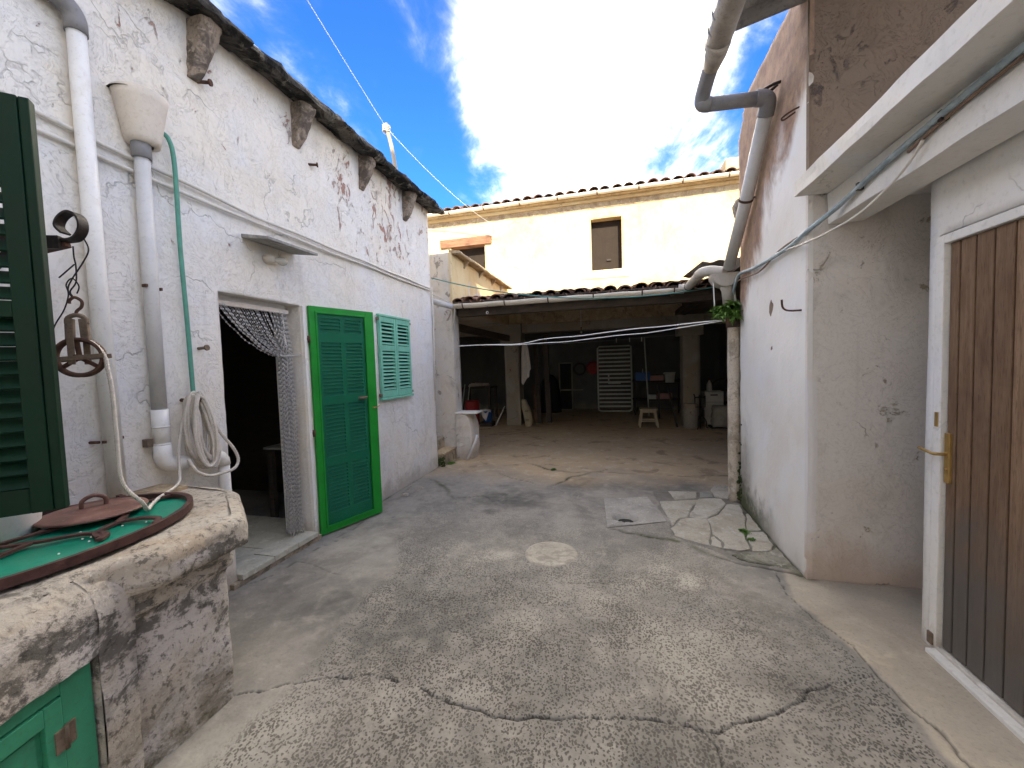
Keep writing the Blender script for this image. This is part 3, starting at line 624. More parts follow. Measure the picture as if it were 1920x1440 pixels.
    for px, py, r, a in [(.43, 2.82, .10, .9), (.27, 2.95, .09, .6), (-.02, 2.50, .17, .75), (-.95, 2.92, .17, .6), (-.55, 3.72, .28, .4), (-2.04, 2.93, .3, .35), (.08, 2.72, .14, .65), (-1.26, 3.1, .12, .3), (-1.5, 1.2, .3, .35), (.25, 2.2, .25, .35), (-.6, 2.2, .2, .3)]:
        pale = np.maximum(pale, a*np.exp(-(((x-px)**2+((y-py)*1.1)**2)/(r*r))**2)*np.clip(.75+.6*n2, .1, 1))
    strip = sm(x-seam, 0, 0.03)*sm(3.1-y, 0, .1)
    pale = np.maximum(pale, strip*np.clip(0.33+0.25*n1, 0, 1))
    earth = sm(y-4.75-0.25*n1, 0, 0.9); earth = np.maximum(earth, 0.28*strip)
    d, t = poly_dist(XY, np.array([(1.21, 3.02), (1.21, 4.6)])); moss = np.maximum(moss, np.clip(1-d/0.09, 0, 1)*(d < .11)*np.clip(.6+n1, 0, 1))
    d, t = poly_dist(XY, np.array([(-2.6, 3.2), (-2.6, 5.4), (-2.45, 5.95), (-2.3, 6.0)])); moss = np.maximum(moss, np.clip(1-d/0.07, 0, 1)*(d < .11)*np.clip(.25+n1, 0, 1))
    # bed of the flagstones is earth and moss between them
    infl = np.zeros(len(XY), bool)
    for f in FL: infl |= in_poly(XY, f)
    d, t = poly_dist(XY, np.array([(0.42, 3.5), (0.44, 4.4)]))
    bed = (x > 0.40) & (x < 1.25) & (y > 3.1) & (y < 4.75) & (y > np.interp(x, [.4, .55, .7, .9, 1.2], [3.48, 3.42, 3.26, 3.12, 3.05]))
    crk = np.where(bed, np.maximum(crk, 0.30), crk); moss = np.where(bed, np.maximum(moss, np.clip(0.1+0.8*n1, 0, 0.7)), moss); z = np.where(bed, z-0.006, z)
    # seat of the drain cover
    z = np.where(in_poly(XY, [(-0.145, 4.38), (0.305, 4.51), (0.428, 3.853), (-0.095, 3.622)]), -0.012, z)
    z = np.where(np.hypot((XY[:, 0]-0.065)/.125, (XY[:, 1]-3.868)/.095) < 1, -0.10, z)
    me = bpy.data.meshes.new('courtyard_ground')
    vs = np.concatenate([XY, z[:, None]], 1)
    I = np.arange(nx*ny).reshape(nx, ny)
    F = np.stack([I[:-1, :-1], I[1:, :-1], I[1:, 1:], I[:-1, 1:]], -1).reshape(-1, 4)
    me.vertices.add(len(vs)); me.vertices.foreach_set('co', vs.astype(np.float32).ravel())
    me.loops.add(F.size); me.loops.foreach_set('vertex_index', F.astype(np.int32).ravel())
    me.polygons.add(len(F)); me.polygons.foreach_set('loop_start', np.arange(0, F.size, 4, dtype=np.int32))
    me.update(calc_edges=True); me.polygons.foreach_set('use_smooth', np.ones(len(F), bool))
    for nm, ch in (('mask_a', (stip, crk, dark)), ('mask_b', (pale, moss, earth))):
        at = me.attributes.new(nm, 'FLOAT_VECTOR', 'POINT'); at.data.foreach_set('vector', np.stack(ch, 1).astype(np.float32).ravel())
    me.materials.append(M['ground']); me.validate()
    o = link('courtyard_ground', me); o['kind'] = 'structure'
    return o
ground = build_ground()
MB().add([(-300, -300, -.06), (300, -300, -.06), (300, 300, -.06), (-300, 300, -.06)], [(0, 1, 2, 3)]).build('ground', M['concrete'], kind='structure')

def flag_piece(poly, name, mat, zt=0.006, zb=-0.02, parent=None, shrink=0.006):
    c = np.mean(poly, 0); n = len(poly); out = []
    rng = np.random.RandomState(int(abs(c[0]*1000+c[1]*77)))
    for i in range(n):                                       # worn, irregular outline
        a, b = np.array(poly[i]), np.array(poly[(i+1) % n])
        for t in (0, .33, .67): out.append(a+(b-a)*t+rng.uniform(-.008, .008, 2))
    out = [tuple(c+(p-c)*(1-shrink/max(.05, np.hypot(*(p-c))))) for p in out]
    tilt = rng.uniform(-.012, .012, 2)
    mb = MB(); k = len(out)
    ztop = lambda p: zt+(p[0]-c[0])*tilt[0]+(p[1]-c[1])*tilt[1]
    inner = [tuple(c+(np.array(p)-c)*0.93) for p in out]
    mb.add([(p[0], p[1], zb) for p in out]+[(p[0], p[1], ztop(p)-.005) for p in out]+[(p[0], p[1], ztop(p)) for p in inner],
           [(i, (i+1) % k, k+(i+1) % k, k+i) for i in range(k)]+[(k+i, k+(i+1) % k, 2*k+(i+1) % k, 2*k+i) for i in range(k)]+[tuple(range(2*k, 3*k))])
    return mb.build(name, mat, parent)
FLM = ['flag', 'flag', 'flag', 'flag', 'flag', 'flag', 'flag_dark', 'flag_grey', 'flag', 'flag', 'flag']
for f, mt_ in zip(FL, FLM): flag_piece(f, 'flagstone', M[mt_], parent=ground)

# drain cover with raked grooves and a gully hole
dr = thing('drain_cover', 'square concrete drain cover with raked grooves and a dark gully hole, set in the yard', 'drain cover', (0.13, 4.08, 0))
quad = [(-0.149, 4.387), (0.31, 4.515), (0.432, 3.85), (-0.099, 3.616)]
def dpt(u, v, z):
    a, b, c, d = [np.array(p) for p in quad]; p = (a*(1-u)+b*u)*(1-v)+(d*(1-u)+c*u)*v; return (p[0], p[1], z)
mb = MB(); NU, NV = 56, 30; vs = []; fs = []
hc, hr = (0.065, 3.868), (0.10, 0.075)
for i in range(NU+1):
    for j in range(NV+1):
        u, v = i/NU, j/NV; p = dpt(u, v, 0); e = math.hypot((p[0]-hc[0])/hr[0], (p[1]-hc[1])/hr[1])
        g = 0.0045*(1 if (i % 2 and 0.1 < u < 0.75) else 0)*(0.5+0.5*math.sin(u*40+v*3)); hole = min(1, max(0, (1.25-e)*2.2)); vs.append((p[0], p[1], 0.004-g-0.06*hole))
for i in range(NU):
    for j in range(NV):
        a = i*(NV+1)+j; fs.append((a, a+NV+1, a+NV+2, a+1))
mb.add(vs, fs, True).build('cover_slab', M['concrete'], dr)
mb = MB(); mb.lathe([(0.0, 0), (0.075, 0.0)], 14, (hc[0], hc[1], -0.035)); mb.build('gully_shade_disc', M['dark'], dr)  # black disc stands in for the dark depth of the hole
# round patch of pale cement over an old manhole
mb = MB(); prof = [(0.0, 0.010), (0.185, 0.009), (0.205, 0.006), (0.215, -0.01)]
mb.lathe(prof, 40, (-0.52, 3.03, 0)); o = mb.build('manhole_patch', M['concrete_pale'])
tag(o, 'round pale cement disc patched into the pitted yard floor', 'manhole cover')

# ================================================================== WHITEWASHED HOUSE (left)
XL = -2.6
house = thing('whitewashed_house', 'low whitewashed house with flaking paint and dark stone cornice left of the yard', 'house', (-2.9, 2.5, 0))
DY0, DY1, DZ = 2.15, 2.885, 2.06
grid_wall('wall', (XL, -3.0, -0.02), (0, 1, 0), (0, 0, 1), 8.43, 3.86, 0.028, M['wall_left'], house, holes=[(DY0+3, DY1+3, 0.07, DZ+.02)], amp=0.011, fine=0.0026, seed=3)
sh = MB()
sh.box((XL-.012, -2.99, -.02), (XL-.3, DY0-.003, 3.84)); sh.box((XL-.012, DY1+.003, -.02), (XL-.3, 5.42, 3.84)); sh.box((XL-.012, DY0-.003, DZ+.003), (XL-.3, DY1+.003, 3.84))
sh.build('wall_core', M['wall_left'], house)
rm = MB(); rm.box((-6.0, -3, -.02), (-5.8, 5.42, 3.9)); rm.box((-6, 5.2, -.02), (XL-.3, 5.42, 3.9)); rm.box((-6, -3, -.02), (XL-.3, -2.8, 3.9)); rm.box((-6, -3, 3.9), (XL-.02, 5.42, 4.0))
rm.build('rear_walls', M['wall_rear'], house)
# room seen through the doorway
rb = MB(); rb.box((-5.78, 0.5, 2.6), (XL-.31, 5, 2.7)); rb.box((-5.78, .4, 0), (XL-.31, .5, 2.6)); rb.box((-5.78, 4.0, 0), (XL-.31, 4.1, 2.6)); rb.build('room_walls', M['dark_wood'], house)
tile_me = MB().box((-.147, -.147, -.01), (.147, .147, .01)).mesh('floor_tile', M['marble'], bevel=.003)
for i in range(7):
    for j in range(6): link('floor_tile', tile_me, house, Matrix.Translation((XL-.17-.3*i-.15, 1.5+.3*j, .055+random.uniform(-.001, .001))))
mb = MB(); mb.box((XL-.31, DY0-.1, .0), (XL-.02, DY1+.1, .05)); mb.build('threshold_bed', M['concrete'], house)
for a, b, dz in ((DY0, 2.42, 0), (2.425, 2.66, .004), (2.665, DY1, .001)):
    MB().box((XL-.16, a+.002, .045), (XL+.045, b, .085+dz)).build('threshold_stone', M['marble'], house, .004)
MB().box((XL-.02, DY0-.06, 0), (XL+.035, DY1+.05, .043)).build('threshold_riser', M['step'], house, .004)
# the plaster surround of the doorway stands a little proud
MB().box((XL-.24, DY1-.055, .085), (XL-.16, DY1+.001, DZ)).build('door_stop', M['wall_annex'], house)
MB().box((XL-.24, DY0+.004, DZ-.05), (XL-.12, DY1-.056, DZ+.001)).build('door_head', M['wall_annex'], house)
MB().box((XL-.02, DY1+.004, .05), (XL+.014, DY1+.035, DZ)).build('door_jamb', M['wall_annex'], house, .003)

def rough_slab(y0, y1, n, prof, name, mat, parent, seed=0, wob=.012):
    """stone strip along Y with an eroded profile in x,z"""
    k = len(prof); ys = np.linspace(y0, y1, n); vs = []; fs = []
    for i, yy in enumerate(ys):
        for j, (px, pz) in enumerate(prof):
            q = np.array([[px*3, yy*1.0, pz*3]]); d = fbm(q, 5.0, 4, seed, .6)[0]*wob; e = fbm(q+7.3, 5.0, 4, seed+3, .6)[0]*wob
            end = .04*max(0, 1-(y1-yy)/.06) if y1-yy < .06 else 0
            vs.append((px+d, yy, pz+e))
    for i in range(n-1):
        for j in range(k): fs.append((i*k+j, i*k+(j+1) % k, (i+1)*k+(j+1) % k, (i+1)*k+j))
    fs += [tuple(range(k)), tuple((n-1)*k+j for j in reversed(range(k)))]
    return MB().add(vs, fs).build(name, mat, parent)
CP = [(XL-.05, 3.79), (XL+.03, 3.77), (XL+.10, 3.745), (XL+.17, 3.735), (XL+.205, 3.745), (XL+.215, 3.77), (XL+.205, 3.80), (XL+.15, 3.835), (XL+.05, 3.865), (XL-.05, 3.90)]
ysplit = [-3.0, -.5, .55, 1.52, 2.35, 3.2, 4.02, 4.85, 5.55]
for a, b in zip(ysplit, ysplit[1:]):
    dz = random.uniform(-.008, .008); dx = random.uniform(-.012, .012)
    rough_slab(a+.004, b-.004, max(8, int((b-a)/.03)), [(px+dx*(px > XL), pz+dz) for px, pz in CP], 'cornice_slab', M['cornice'], house, int(a*10) % 50, .02)
for yb, sc_ in ((2.13, 1.0), (2.98, .98), (3.88, .95), (4.80, 1.0), (1.25, 1.0), (.4, 1.0)):
    mb = MB(); n = 9
    vs = []; fs = []
    for i in range(n):
        t = i/(n-1); z = 3.765-.37*sc_*t; w = (.070-.036*t**1.3); out = .145*(1-t)**.62+.02
        for (sx, so_) in ((-1, -.03), (-1, out*.75), (-.55, out), (.55, out), (1, out*.75), (1, -.03)):
            j = random.uniform(-.006, .006); vs.append((XL+so_+j, yb+sx*w+random.uniform(-.006, .006)-t*.05*sc_, z))
    for i in range(n-1):
        for j in range(6): fs.append((i*6+j, i*6+(j+1) % 6, (i+1)*6+(j+1) % 6, (i+1)*6+j))
    fs += [tuple(range(6)), tuple((n-1)*6+j for j in reversed(range(6)))]
    mb.add(vs, fs, False).build('cornice_bracket', M['bracket'], house, .006)
# canopy slab over the door
mb = MB(); mb.add([(XL-.04, 2.36, 2.485), (-2.37, 2.36, 2.445), (-2.36, 2.84, 2.445), (XL-.04, 2.84, 2.485), (XL-.04, 2.36, 2.515), (-2.37, 2.36, 2.465), (-2.36, 2.84, 2.465), (XL-.04, 2.84, 2.515)],
                  [(0, 3, 2, 1), (4, 5, 6, 7), (0, 1, 5, 4), (1, 2, 6, 5), (2, 3, 7, 6), (3, 0, 4, 7)])
mb.build('door_canopy', M['concrete'], house, .003)

# ================================================================== OUTBUILDING with ledge and steps
outb = thing('outbuilding', 'old plastered outbuilding behind the left house, with a bracketed stone ledge', 'building', (-2.9, 6.0, 0))
grid_wall('wall', (-5.0, 5.97, -.02), (1, 0, 0), (0, 0, 1), 2.5, 3.32, .05, M['wall_pier'], outb, amp=.014, fine=.003, seed=9, label='grey stained end wall')
MB().box((-5.0, 5.98, -.02), (-2.505, 6.22, 2.45)).build('wall_core', M['wall_pier'], outb)
grid_wall('wall', (-2.5, 5.97, -.02), (0, 1, 0), (0, 0, 1), .26, 2.46, .05, M['wall_pier'], outb, amp=.01, fine=.003, seed=9)
grid_wall('wall', (-2.5, 5.97, 2.44), (0, 1, 0), (0, 0, 1), 3.5, .86, .06, M['wall_barn'], outb, amp=.012, fine=.003, seed=11, label='ochre side wall under the stone ledge')
MB().box((-5.0, 5.98, 2.45), (-2.505, 9.46, 3.29)).build('upper_storey', M['wall_pier'], outb)
LP = [(-2.54, 3.30), (-2.50, 3.295), (-2.37, 3.285), (-2.355, 3.30), (-2.36, 3.325), (-2.50, 3.345), (-2.54, 3.36)]
rough_slab(6.0, 9.35, 60, LP, 'ledge', M['ledge'], outb, 4, .006)
for yb in (6.55, 7.35, 8.15, 8.8):
    MB().prism([(-2.53, 3.30), (-2.385, 3.295), (-2.53, 3.13)], 1, yb-.025, yb+.025).build('ledge_bracket', M['ledge'], outb, .004)
# steps going up behind the corner of the left house
MB().box((-3.3, 5.46, -.02), (-2.53, 5.965, .165)).build('step', M['step'], outb, .012)
MB().box((-3.3, 5.455, .165), (-2.51, 5.962, .195)).build('step_tread', M['ledge'], outb, .008)
MB().box((-3.6, 5.46, .165), (-2.72, 5.965, .36)).build('step', M['step'], outb, .02)
MB().box((-3.6, 5.46, .36), (-2.98, 5.965, .56)).build('step', M['step'], outb, .02)
# stub wall with a slab on it
st = thing('stub_wall', 'short plastered stub wall with a white slab on top, by the shed entrance', 'wall', (-2.33, 6.05, 0))
mb = MB(); vs = []; fs = []
prof = [(0, 1.0), (.15, 1.0), (.35, .97), (.55, .93), (.68, .86), (.72, .7)]
n = 8
for i in range(n+1):
    z = .72*i/n; w = np.interp(z, [0, .25, .5, .62, .72], [.225, .235, .23, .21, .165])
    for sx, sy in ((-.17, -.12), (-.17+w*1.05, -.10), (-.17+w*1.12, .0), (-.17+w*1.12, .25), (-.17, .25)):
        vs.append((-2.33+sx+random.uniform(-.006, .006), 6.05+sy+random.uniform(-.006, .006), z))
for i in range(n):
    for j in range(5): fs.append((i*5+j, i*5+(j+1) % 5, (i+1)*5+(j+1) % 5, (i+1)*5+j))
fs.append(tuple(n*5+j for j in range(5)))
mb.add(vs, fs, False).build('wall', M['wall_pier'], st, .012)
MB().box((-2.51, 5.93, .728), (-2.14, 6.22, .755)).build('slab', M['slab_white'], st, .006)

# ================================================================== BARN (far building)
YB = 9.5
barn = thing('barn', 'two storey sunlit barn with tiled eaves and an open ground floor closing the yard', 'barn', (0, 11, 0))
WN = [(-.49, .19, 3.59, 4.75), (-3.94, -3.06, 3.3, 4.47)]
grid_wall('wall', (-6.0, YB, 2.46), (1, 0, 0), (0, 0, 1), 11.0, 2.74, .06, M['wall_barn'], barn, holes=[(a+6, b+6, c-2.46, d-2.46) for a, b, c, d in WN], amp=.012, fine=.003, seed=21, skirt=.25)
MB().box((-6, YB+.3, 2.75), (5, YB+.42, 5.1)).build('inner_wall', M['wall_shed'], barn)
for (a, b, c, d) in WN:
    w = MB().box((a-.02, YB+.22, c-.02), (b+.02, YB+.26, d+.02)).build('window_board', M['board'], barn)
MB().box((-.15, YB+.19, 3.83), (-.05, YB+.206, 3.87)).build('latch', M['iron_dark'], barn)
MB().box((-4.22, YB-.06, 4.46), (-2.87, YB+.2, 4.665)).build('lintel', M['beam_wood'], barn, .012, label='split reddish timber lintel over the left opening')
MB().box((-.75, YB-.012, 3.40), (.35, YB+.02, 3.425)).build('sill_ledge', M['wall_barn'], barn, .006)
MB().box((-6, YB-.20, 5.19), (5, YB+.3, 5.225)).build('eave_soffit', M['ledge'], barn)
MB().box((-6, YB-.014, 4.985), (5, YB+.02, 5.118)).build('eave_ochre_shade', M['ledge'], barn, .006)  # added ochre strip, partly paint tone, partly the eave's shade put into colour
MB().box((-6, YB-.06, 5.12), (5, YB+.02, 5.188)).build('eave_moulding', M['wall_barn'], barn, .01)
# side walls, back wall, ceiling of the open ground floor
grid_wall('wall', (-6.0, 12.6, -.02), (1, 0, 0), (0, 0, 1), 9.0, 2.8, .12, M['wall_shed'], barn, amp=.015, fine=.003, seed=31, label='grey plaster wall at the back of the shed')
sw = MB(); sw.box((-6, 12.61, 0), (5, 12.8, 5.2)); sw.box((-6.1, 6.2, 0), (-5.9, 12.8, 5.2)); sw.box((2.9, 4.46, 0), (3.1, 9.52, 2.449)); sw.box((2.9, 9.52, 0), (3.1, 12.8, 5.2)); sw.box((3.1, YB+.3, 0), (5, 12.7, 5.2))  # near right stretch added against stray sun, kept low to spare the facade
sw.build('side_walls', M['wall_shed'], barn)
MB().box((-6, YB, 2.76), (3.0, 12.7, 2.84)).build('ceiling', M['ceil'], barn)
jm = MB().box((-.06, YB+.3, 2.60), (.06, 12.58, 2.758)).mesh('joist', M['rafter'])
for k in range(14): link('joist', jm, barn, Matrix.Translation((-5.3+k*.62, 0, 0)))
MB().box((-6, YB-.02, 2.25), (3.0, YB+.36, 2.452)).build('lintel_beam', M['column'], barn, .01)
MB().box((-2.2, YB-.03, 2.455), (1.42, YB-.004, 2.84)).build('beam_glow_face', M['ledge'], barn, .008, label='face of the long beam over the shed columns, ochre for its warm bounced glow')  # ochre colour gives part of the beam's warm bounced light
for cx, w in ((-2.43, .36), (1.60, .35)):
    c = grid_wall('column', (cx-w/2, YB-.12, -.02), (1, 0, 0), (0, 0, 1), w, 2.28, .06, M['column'], barn, amp=.012, fine=.004, seed=int(cx*9), skirt=.4)
    MB().box((cx-w/2+.012, YB-.10, 0), (cx+w/2-.012, YB+.3, 2.26)).build('column_core', M['column'], barn)
    MB().box((cx-w/2-.09, YB-.16, 2.0), (cx+w/2+.07, YB+.32, 2.46)).build('column_head', M['column'], barn, .015)
mb = MB().lathe([(0.0, .52), (.15, .52), (.155, .5), (.16, 0)], 20, (1.56, YB-.22, 0)); mb.build('column_base', M['column'], barn)
# lean-to frame
MB().box((-2.48, 6.12, 2.30), (1.45, 6.28, 2.44)).build('wall_plate', M['dark_wood'], barn, .008)
rm_ = MB().bar((0, 6.05, 2.44), (0, 9.48, 2.96), .09, .12).mesh('rafter', M['rafter'])
for k in range(8): link('rafter', rm_, barn, Matrix.Translation((-2.3+k*.52, 0, 0)))
MB().add([(-2.49, 5.98, 2.495), (1.5, 5.98, 2.495), (1.5, 9.49, 3.03), (-2.49, 9.49, 3.03), (-2.49, 5.98, 2.515), (1.5, 5.98, 2.515), (1.5, 9.49, 3.05), (-2.49, 9.49, 3.05)],
         [(0, 3, 2, 1), (4, 5, 6, 7), (0, 1, 5, 4), (1, 2, 6, 5), (2, 3, 7, 6), (3, 0, 4, 7)]).build('roof_boards', M['dark_wood'], barn)
MB().prism([(6.0, 2.44), (9.48, 2.44), (9.48, 3.02), (6.0, 2.485)], 0, 1.43, 1.49).build('sun_block_cheek', M['dark_wood'], barn)  # cheek added to close a gap that let sun onto the beam
MB().bar((-3.6, 6.25, 2.42), (-2.5, 9.35, 2.12), .1, .14).build('brace', M['dark_wood'], barn)
MB().box((1.29, 4.47, 2.45), (3.1, 9.46, 2.55)).build('sun_block_roof', M['dark_wood'], barn)  # roof added over the side gap to stop sun leaking into the shed

def tile_mesh(r=.095, L=.40, n=8, up=True):
    mb = MB(); vs = []; fs = []
    for i, (yy, rr) in enumerate(((0, r), (L, r*.82))):
        for j in range(n+1):
            a = math.pi*j/n; sgn = 1 if up else -1
            vs.append((-rr*math.cos(a), yy, sgn*rr*.72*math.sin(a)))
        for j in range(n+1):
            a = math.pi*j/n; q = rr-.016; vs.append((-q*math.cos(a), yy, (1 if up else -1)*q*.72*math.sin(a)))
    k = 2*(n+1)
    for j in range(n):
        fs += [(j, j+1, k+j+1, k+j), (n+1+j, k+n+1+j, k+n+2+j, n+2+j), (j, n+1+j, n+2+j, j+1), (k+j, k+j+1, k+n+2+j, k+n+1+j)]
    fs += [(0, k, k+n+1, n+1), (n, 2*n+1, k+2*n+1, k+n)]
    mb.add(vs, fs, True); return mb.mesh('roof_tile', M['terracotta'])
tcov, tpan = tile_mesh(up=True), tile_mesh(up=False)
def tile_roof(parent, x0, x1, pitch, y0, z0, slope, rows, keep_rows):
    n = int((x1-x0)/pitch); rest = MB()
    for c in range(n+1):
        for r in range(rows):
            jx, jz, ja = random.uniform(-.012, .012), random.uniform(-.012, .014), random.uniform(-.05, .05)
            d = r*.32+random.uniform(-.02, .02); sc_ = pitch/.21
            for me, dx, dz in ((tcov, 0, .035), (tpan, pitch/2, .045)):
                Mx = Matrix.Translation((x0+c*pitch+dx+jx, y0+d*math.cos(slope), z0+d*math.sin(slope)+dz+jz+r*.004)) @ Matrix.Rotation(slope, 4, 'X') @ Matrix.Rotation(ja, 4, 'Z') @ Matrix.Diagonal((sc_, 1, sc_, 1))
                if r < keep_rows: link('roof_tile', me, parent, Mx)
                else: rest.add([tuple(Mx @ v.co) for v in me.vertices], [tuple(p.vertices) for p in me.polygons], True)
    if rest.v: rest.build('roof_tile', M['terracotta'], parent, kind='stuff')
tile_roof(barn, -2.42, 1.25, .215, 5.97, 2.475, rad(8.7), 11, 4)
tile_roof(barn, -5.9, 4.6, .25, 9.22, 5.235, rad(17), 6, 2)
MB().box((2.35, 9.6, 5.3), (2.9, 10.2, 5.72)).build('chimney_stub', M['wall_barn'], barn, .02)
MB().add([(-6, 9.28, 5.23), (5, 9.28, 5.23), (5, 12.7, 6.28), (-6, 12.7, 6.28)], [(0, 1, 2, 3)]).build('roof_boards', M['dark_wood'], barn)
# fibre cement sheet closing the gap beside the right house
sh_ = MB(); vs = []; fs = []
for i in range(25):
    u = i/24; zz = .012*math.cos(u*2*math.pi*5)
    for yy, dz in ((5.05, 0), (6.4, .10)):
        for tk in (0, .012): vs.append((.99+u*.88, yy, 2.585+zz+dz+tk+.02*u))
for i in range(24):
    a = i*4; b = a+4; fs += [(a, b, b+2, a+2), (a+1, a+3, b+3, b+1), (a, a+1, b+1, b), (a+2, b+2, b+3, a+3)]
sh_.add(vs, fs, True); o = sh_.build('roofing_sheet', M['fibre']); tag(o, 'small corrugated roofing sheet above the gutter bend beside the right house', 'roofing sheet')

# ================================================================== RIGHT HOUSE
XR = 1.21
rh = thing('right_house', 'tall house corner with white lower wall and bare brown render above, right of the yard', 'house', (2.5, 3.7, 0))
grid_wall('wall', (XR, 4.46, -.02), (0, -1, 0), (0, 0, 1), 1.46, 3.95, .035, M['wall_right_side'], rh, amp=.014, fine=.003, seed=41, cut=lambda u, v: v < 3.93-np.maximum(0, .28-u)*1.1, label='white wall with bare brown render towards the top')
MB().prism([(3.012, -.02), (4.45, -.02), (4.45, 3.55), (4.2, 3.85), (3.012, 3.9)], 0, XR+.012, 3.4).build('wall_core', M['wall_brown'], rh)
grid_wall('wall', (XR, 3.0, -.02), (1, 0, 0), (0, 0, 1), 2.2, 2.56, .035, M['wall_recess'], rh, amp=.012, fine=.003, seed=43, label='shaded cream plaster wall of the recess')
grid_wall('wall', (XR, 2.999, 2.54), (1, 0, 0), (0, 0, 1), 2.2, 1.9, .035, M['wall_brown'], rh, amp=.025, fine=.006, seed=45, label='brown render wall above the canopy slab')
# broken tile corbel on the far edge of the wall
mb = MB(); mb.lathe([(0.001, .14), (.05, .13), (.085, .06), (.07, -.02), (.04, -.08), (.001, -.10)], 10, (XR+.03, 4.50, 2.93)); mb.build('corbel', M['bracket'], rh)

annex = thing('annex', 'white painted annex with a concrete canopy slab and beam around the wooden door', 'building', (1.9, 1.2, 0))
XD = 1.52
grid_wall('wall', (XD, 2.47, -.02), (0, -1, 0), (0, 0, 1), 4.9, 2.46, .05, M['wall_annex'], annex, holes=[(.06, .97, .03, 2.07)], amp=.005, fine=.0012, seed=51)
MB().box((XD+.015, 2.40, -.02), (XD+.2, 2.47, 2.5)).build('wall_end', M['wall_annex'], annex)
cr2 = MB(); cr2.box((XD+.10, -2.4, -.02), (XD+.2, 2.40, 2.5)); cr2.build('wall_core', M['wall_annex'], annex)
MB().box((XD-.01, 1.44, .0), (XD+.09, 2.405, .035)).build('door_sill', M['wall_annex'], annex, .006)
MB().box((XD-.050, -2.4, -.01), (XD+.005, 2.37, .022)).build('kerb_strip', M['slab_white'], annex, .006)
MB().box((XD+.2, -2.4, 2.44), (3.4, 2.99, 2.5)).build('ceiling', M['wall_annex'], annex)
MB().box((3.3, -2.4, -.02), (3.4, 2.99, 2.5)).build('inner_wall', M['wall_annex'], annex)
def slab_rough(x0, x1, y0, y1, z0, z1, name, mat, parent, seed=1):
    n = int((y1-y0)/.05); P = [(x0, z0), (x0, (z0+z1)/2), (x0, z1), (x1, z1), (x1, z0)]; vs = []; fs = []; k = 5
    for i in range(n+1):
        yy = y0+(y1-y0)*i/n
        for j, (px, pz) in enumerate(P):
            q = np.array([[px*2, yy, pz*5]]); vs.append((px+(.006*fbm(q, 4, 3, seed)[0] if j < 3 else 0), yy, pz+(.005*fbm(q+5, 4, 3, seed)[0] if j < 3 else 0)))
    for i in range(n):
        for j in range(k): fs.append((i*k+j, i*k+(j+1) % k, (i+1)*k+(j+1) % k, (i+1)*k+j))
    fs += [tuple(range(k)), tuple(n*k+j for j in reversed(range(k)))]
    return MB().add(vs, fs).build(name, mat, parent)
slab_rough(1.13, 3.4, -2.4, 2.985, 2.505, 2.60, 'canopy_slab', M['wall_annex'], annex, 3)
slab_rough(1.315, 1.50, -2.4, 2.985, 2.315, 2.502, 'beam', M['wall_annex'], annex, 5)

door = thing('plank_door', 'brown vertical plank door in a white frame with a brass handle, greyed towards the bottom', 'door', (XD, 1.93, 0))
fr = MB(); fr.box((XD-.012, 2.36, .03), (XD+.06, 2.408, 2.04)); fr.box((XD-.012, 1.45, 2.0), (XD+.06, 2.36, 2.041)); fr.box((XD-.012, 1.45, .03), (XD+.06, 1.49, 2.0)); fr.build('frame', M['wall_annex'], door, .004)
yy = 2.355; ws = [.058, .082, .089, .09, .09, .09, .09, .09, .09, .09]
for w in ws:
    MB().box((XD+.008, yy-w+.0045, .045), (XD+.04, yy-.0045, 1.997)).build('plank', M['plank'], door, .004); yy -= w
MB().box((XD+.030, yy+.005, .045), (XD+.055, 2.355, 1.996)).build('backing', M['dark_wood'], door)
hd = MB().box((XD-.004, 2.318, .865), (XD+.012, 2.348, 1.105)).build('handle_plate', M['brass'], door, .004)
MB().tube(smooth_path([(XD-.002, 2.333, 1.005), (XD-.035, 2.333, 1.005), (XD-.050, 2.345, 1.005), (XD-.050, 2.41, 1.012), (XD-.046, 2.44, 1.014)], 5), .0075, 8).build('lever', M['brass'], hd)
MB().tube([(XD-.001, 2.333, .93), (XD-.008, 2.333, .93)], .008, 8).build('lock', M['brass'], hd)
MB().box((XD-.016, 2.372, 1.13), (XD-.008, 2.392, 1.20)).build('strike_plate', M['brass'], door)
MB().box((XD-.02, 2.375, .03), (XD+.01, 2.41, .09)).build('rusty_shoe', M['rust_light'], door, .004)

# corrugated roof over the terrace, with its gutter
cr_roof = thing('corrugated_roof', 'dark corrugated roof sheet overhanging the brown wall, top right', 'roof', (2.0, 1.8, 3.7))
vs = []; fs = []; NN = 150; Y0, Y1 = .3, 3.12
for i in range(NN+1):
    yy = Y0+(Y1-Y0)*i/NN; zz = .022*math.cos((yy-Y1)/.155*2*math.pi)
    for px, pz in ((.72, 3.655), (3.6, 4.25)):
        for tk in (0, .008): vs.append((px, yy, pz+zz+tk))
for i in range(NN):
    a = i*4; b = a+4; fs += [(a, a+2, b+2, b), (a+1, b+1, b+3, a+3), (a, b, b+1, a+1), (a+2, a+3, b+3, b+2)]
MB().add(vs, fs, True).build('sheet', M['fibre'], cr_roof)
for yy in (.9, 2.2): MB().bar((.78, yy, 3.60), (3.6, yy, 4.19), .06, .06).build('rafter', M['dark_wood'], cr_roof)

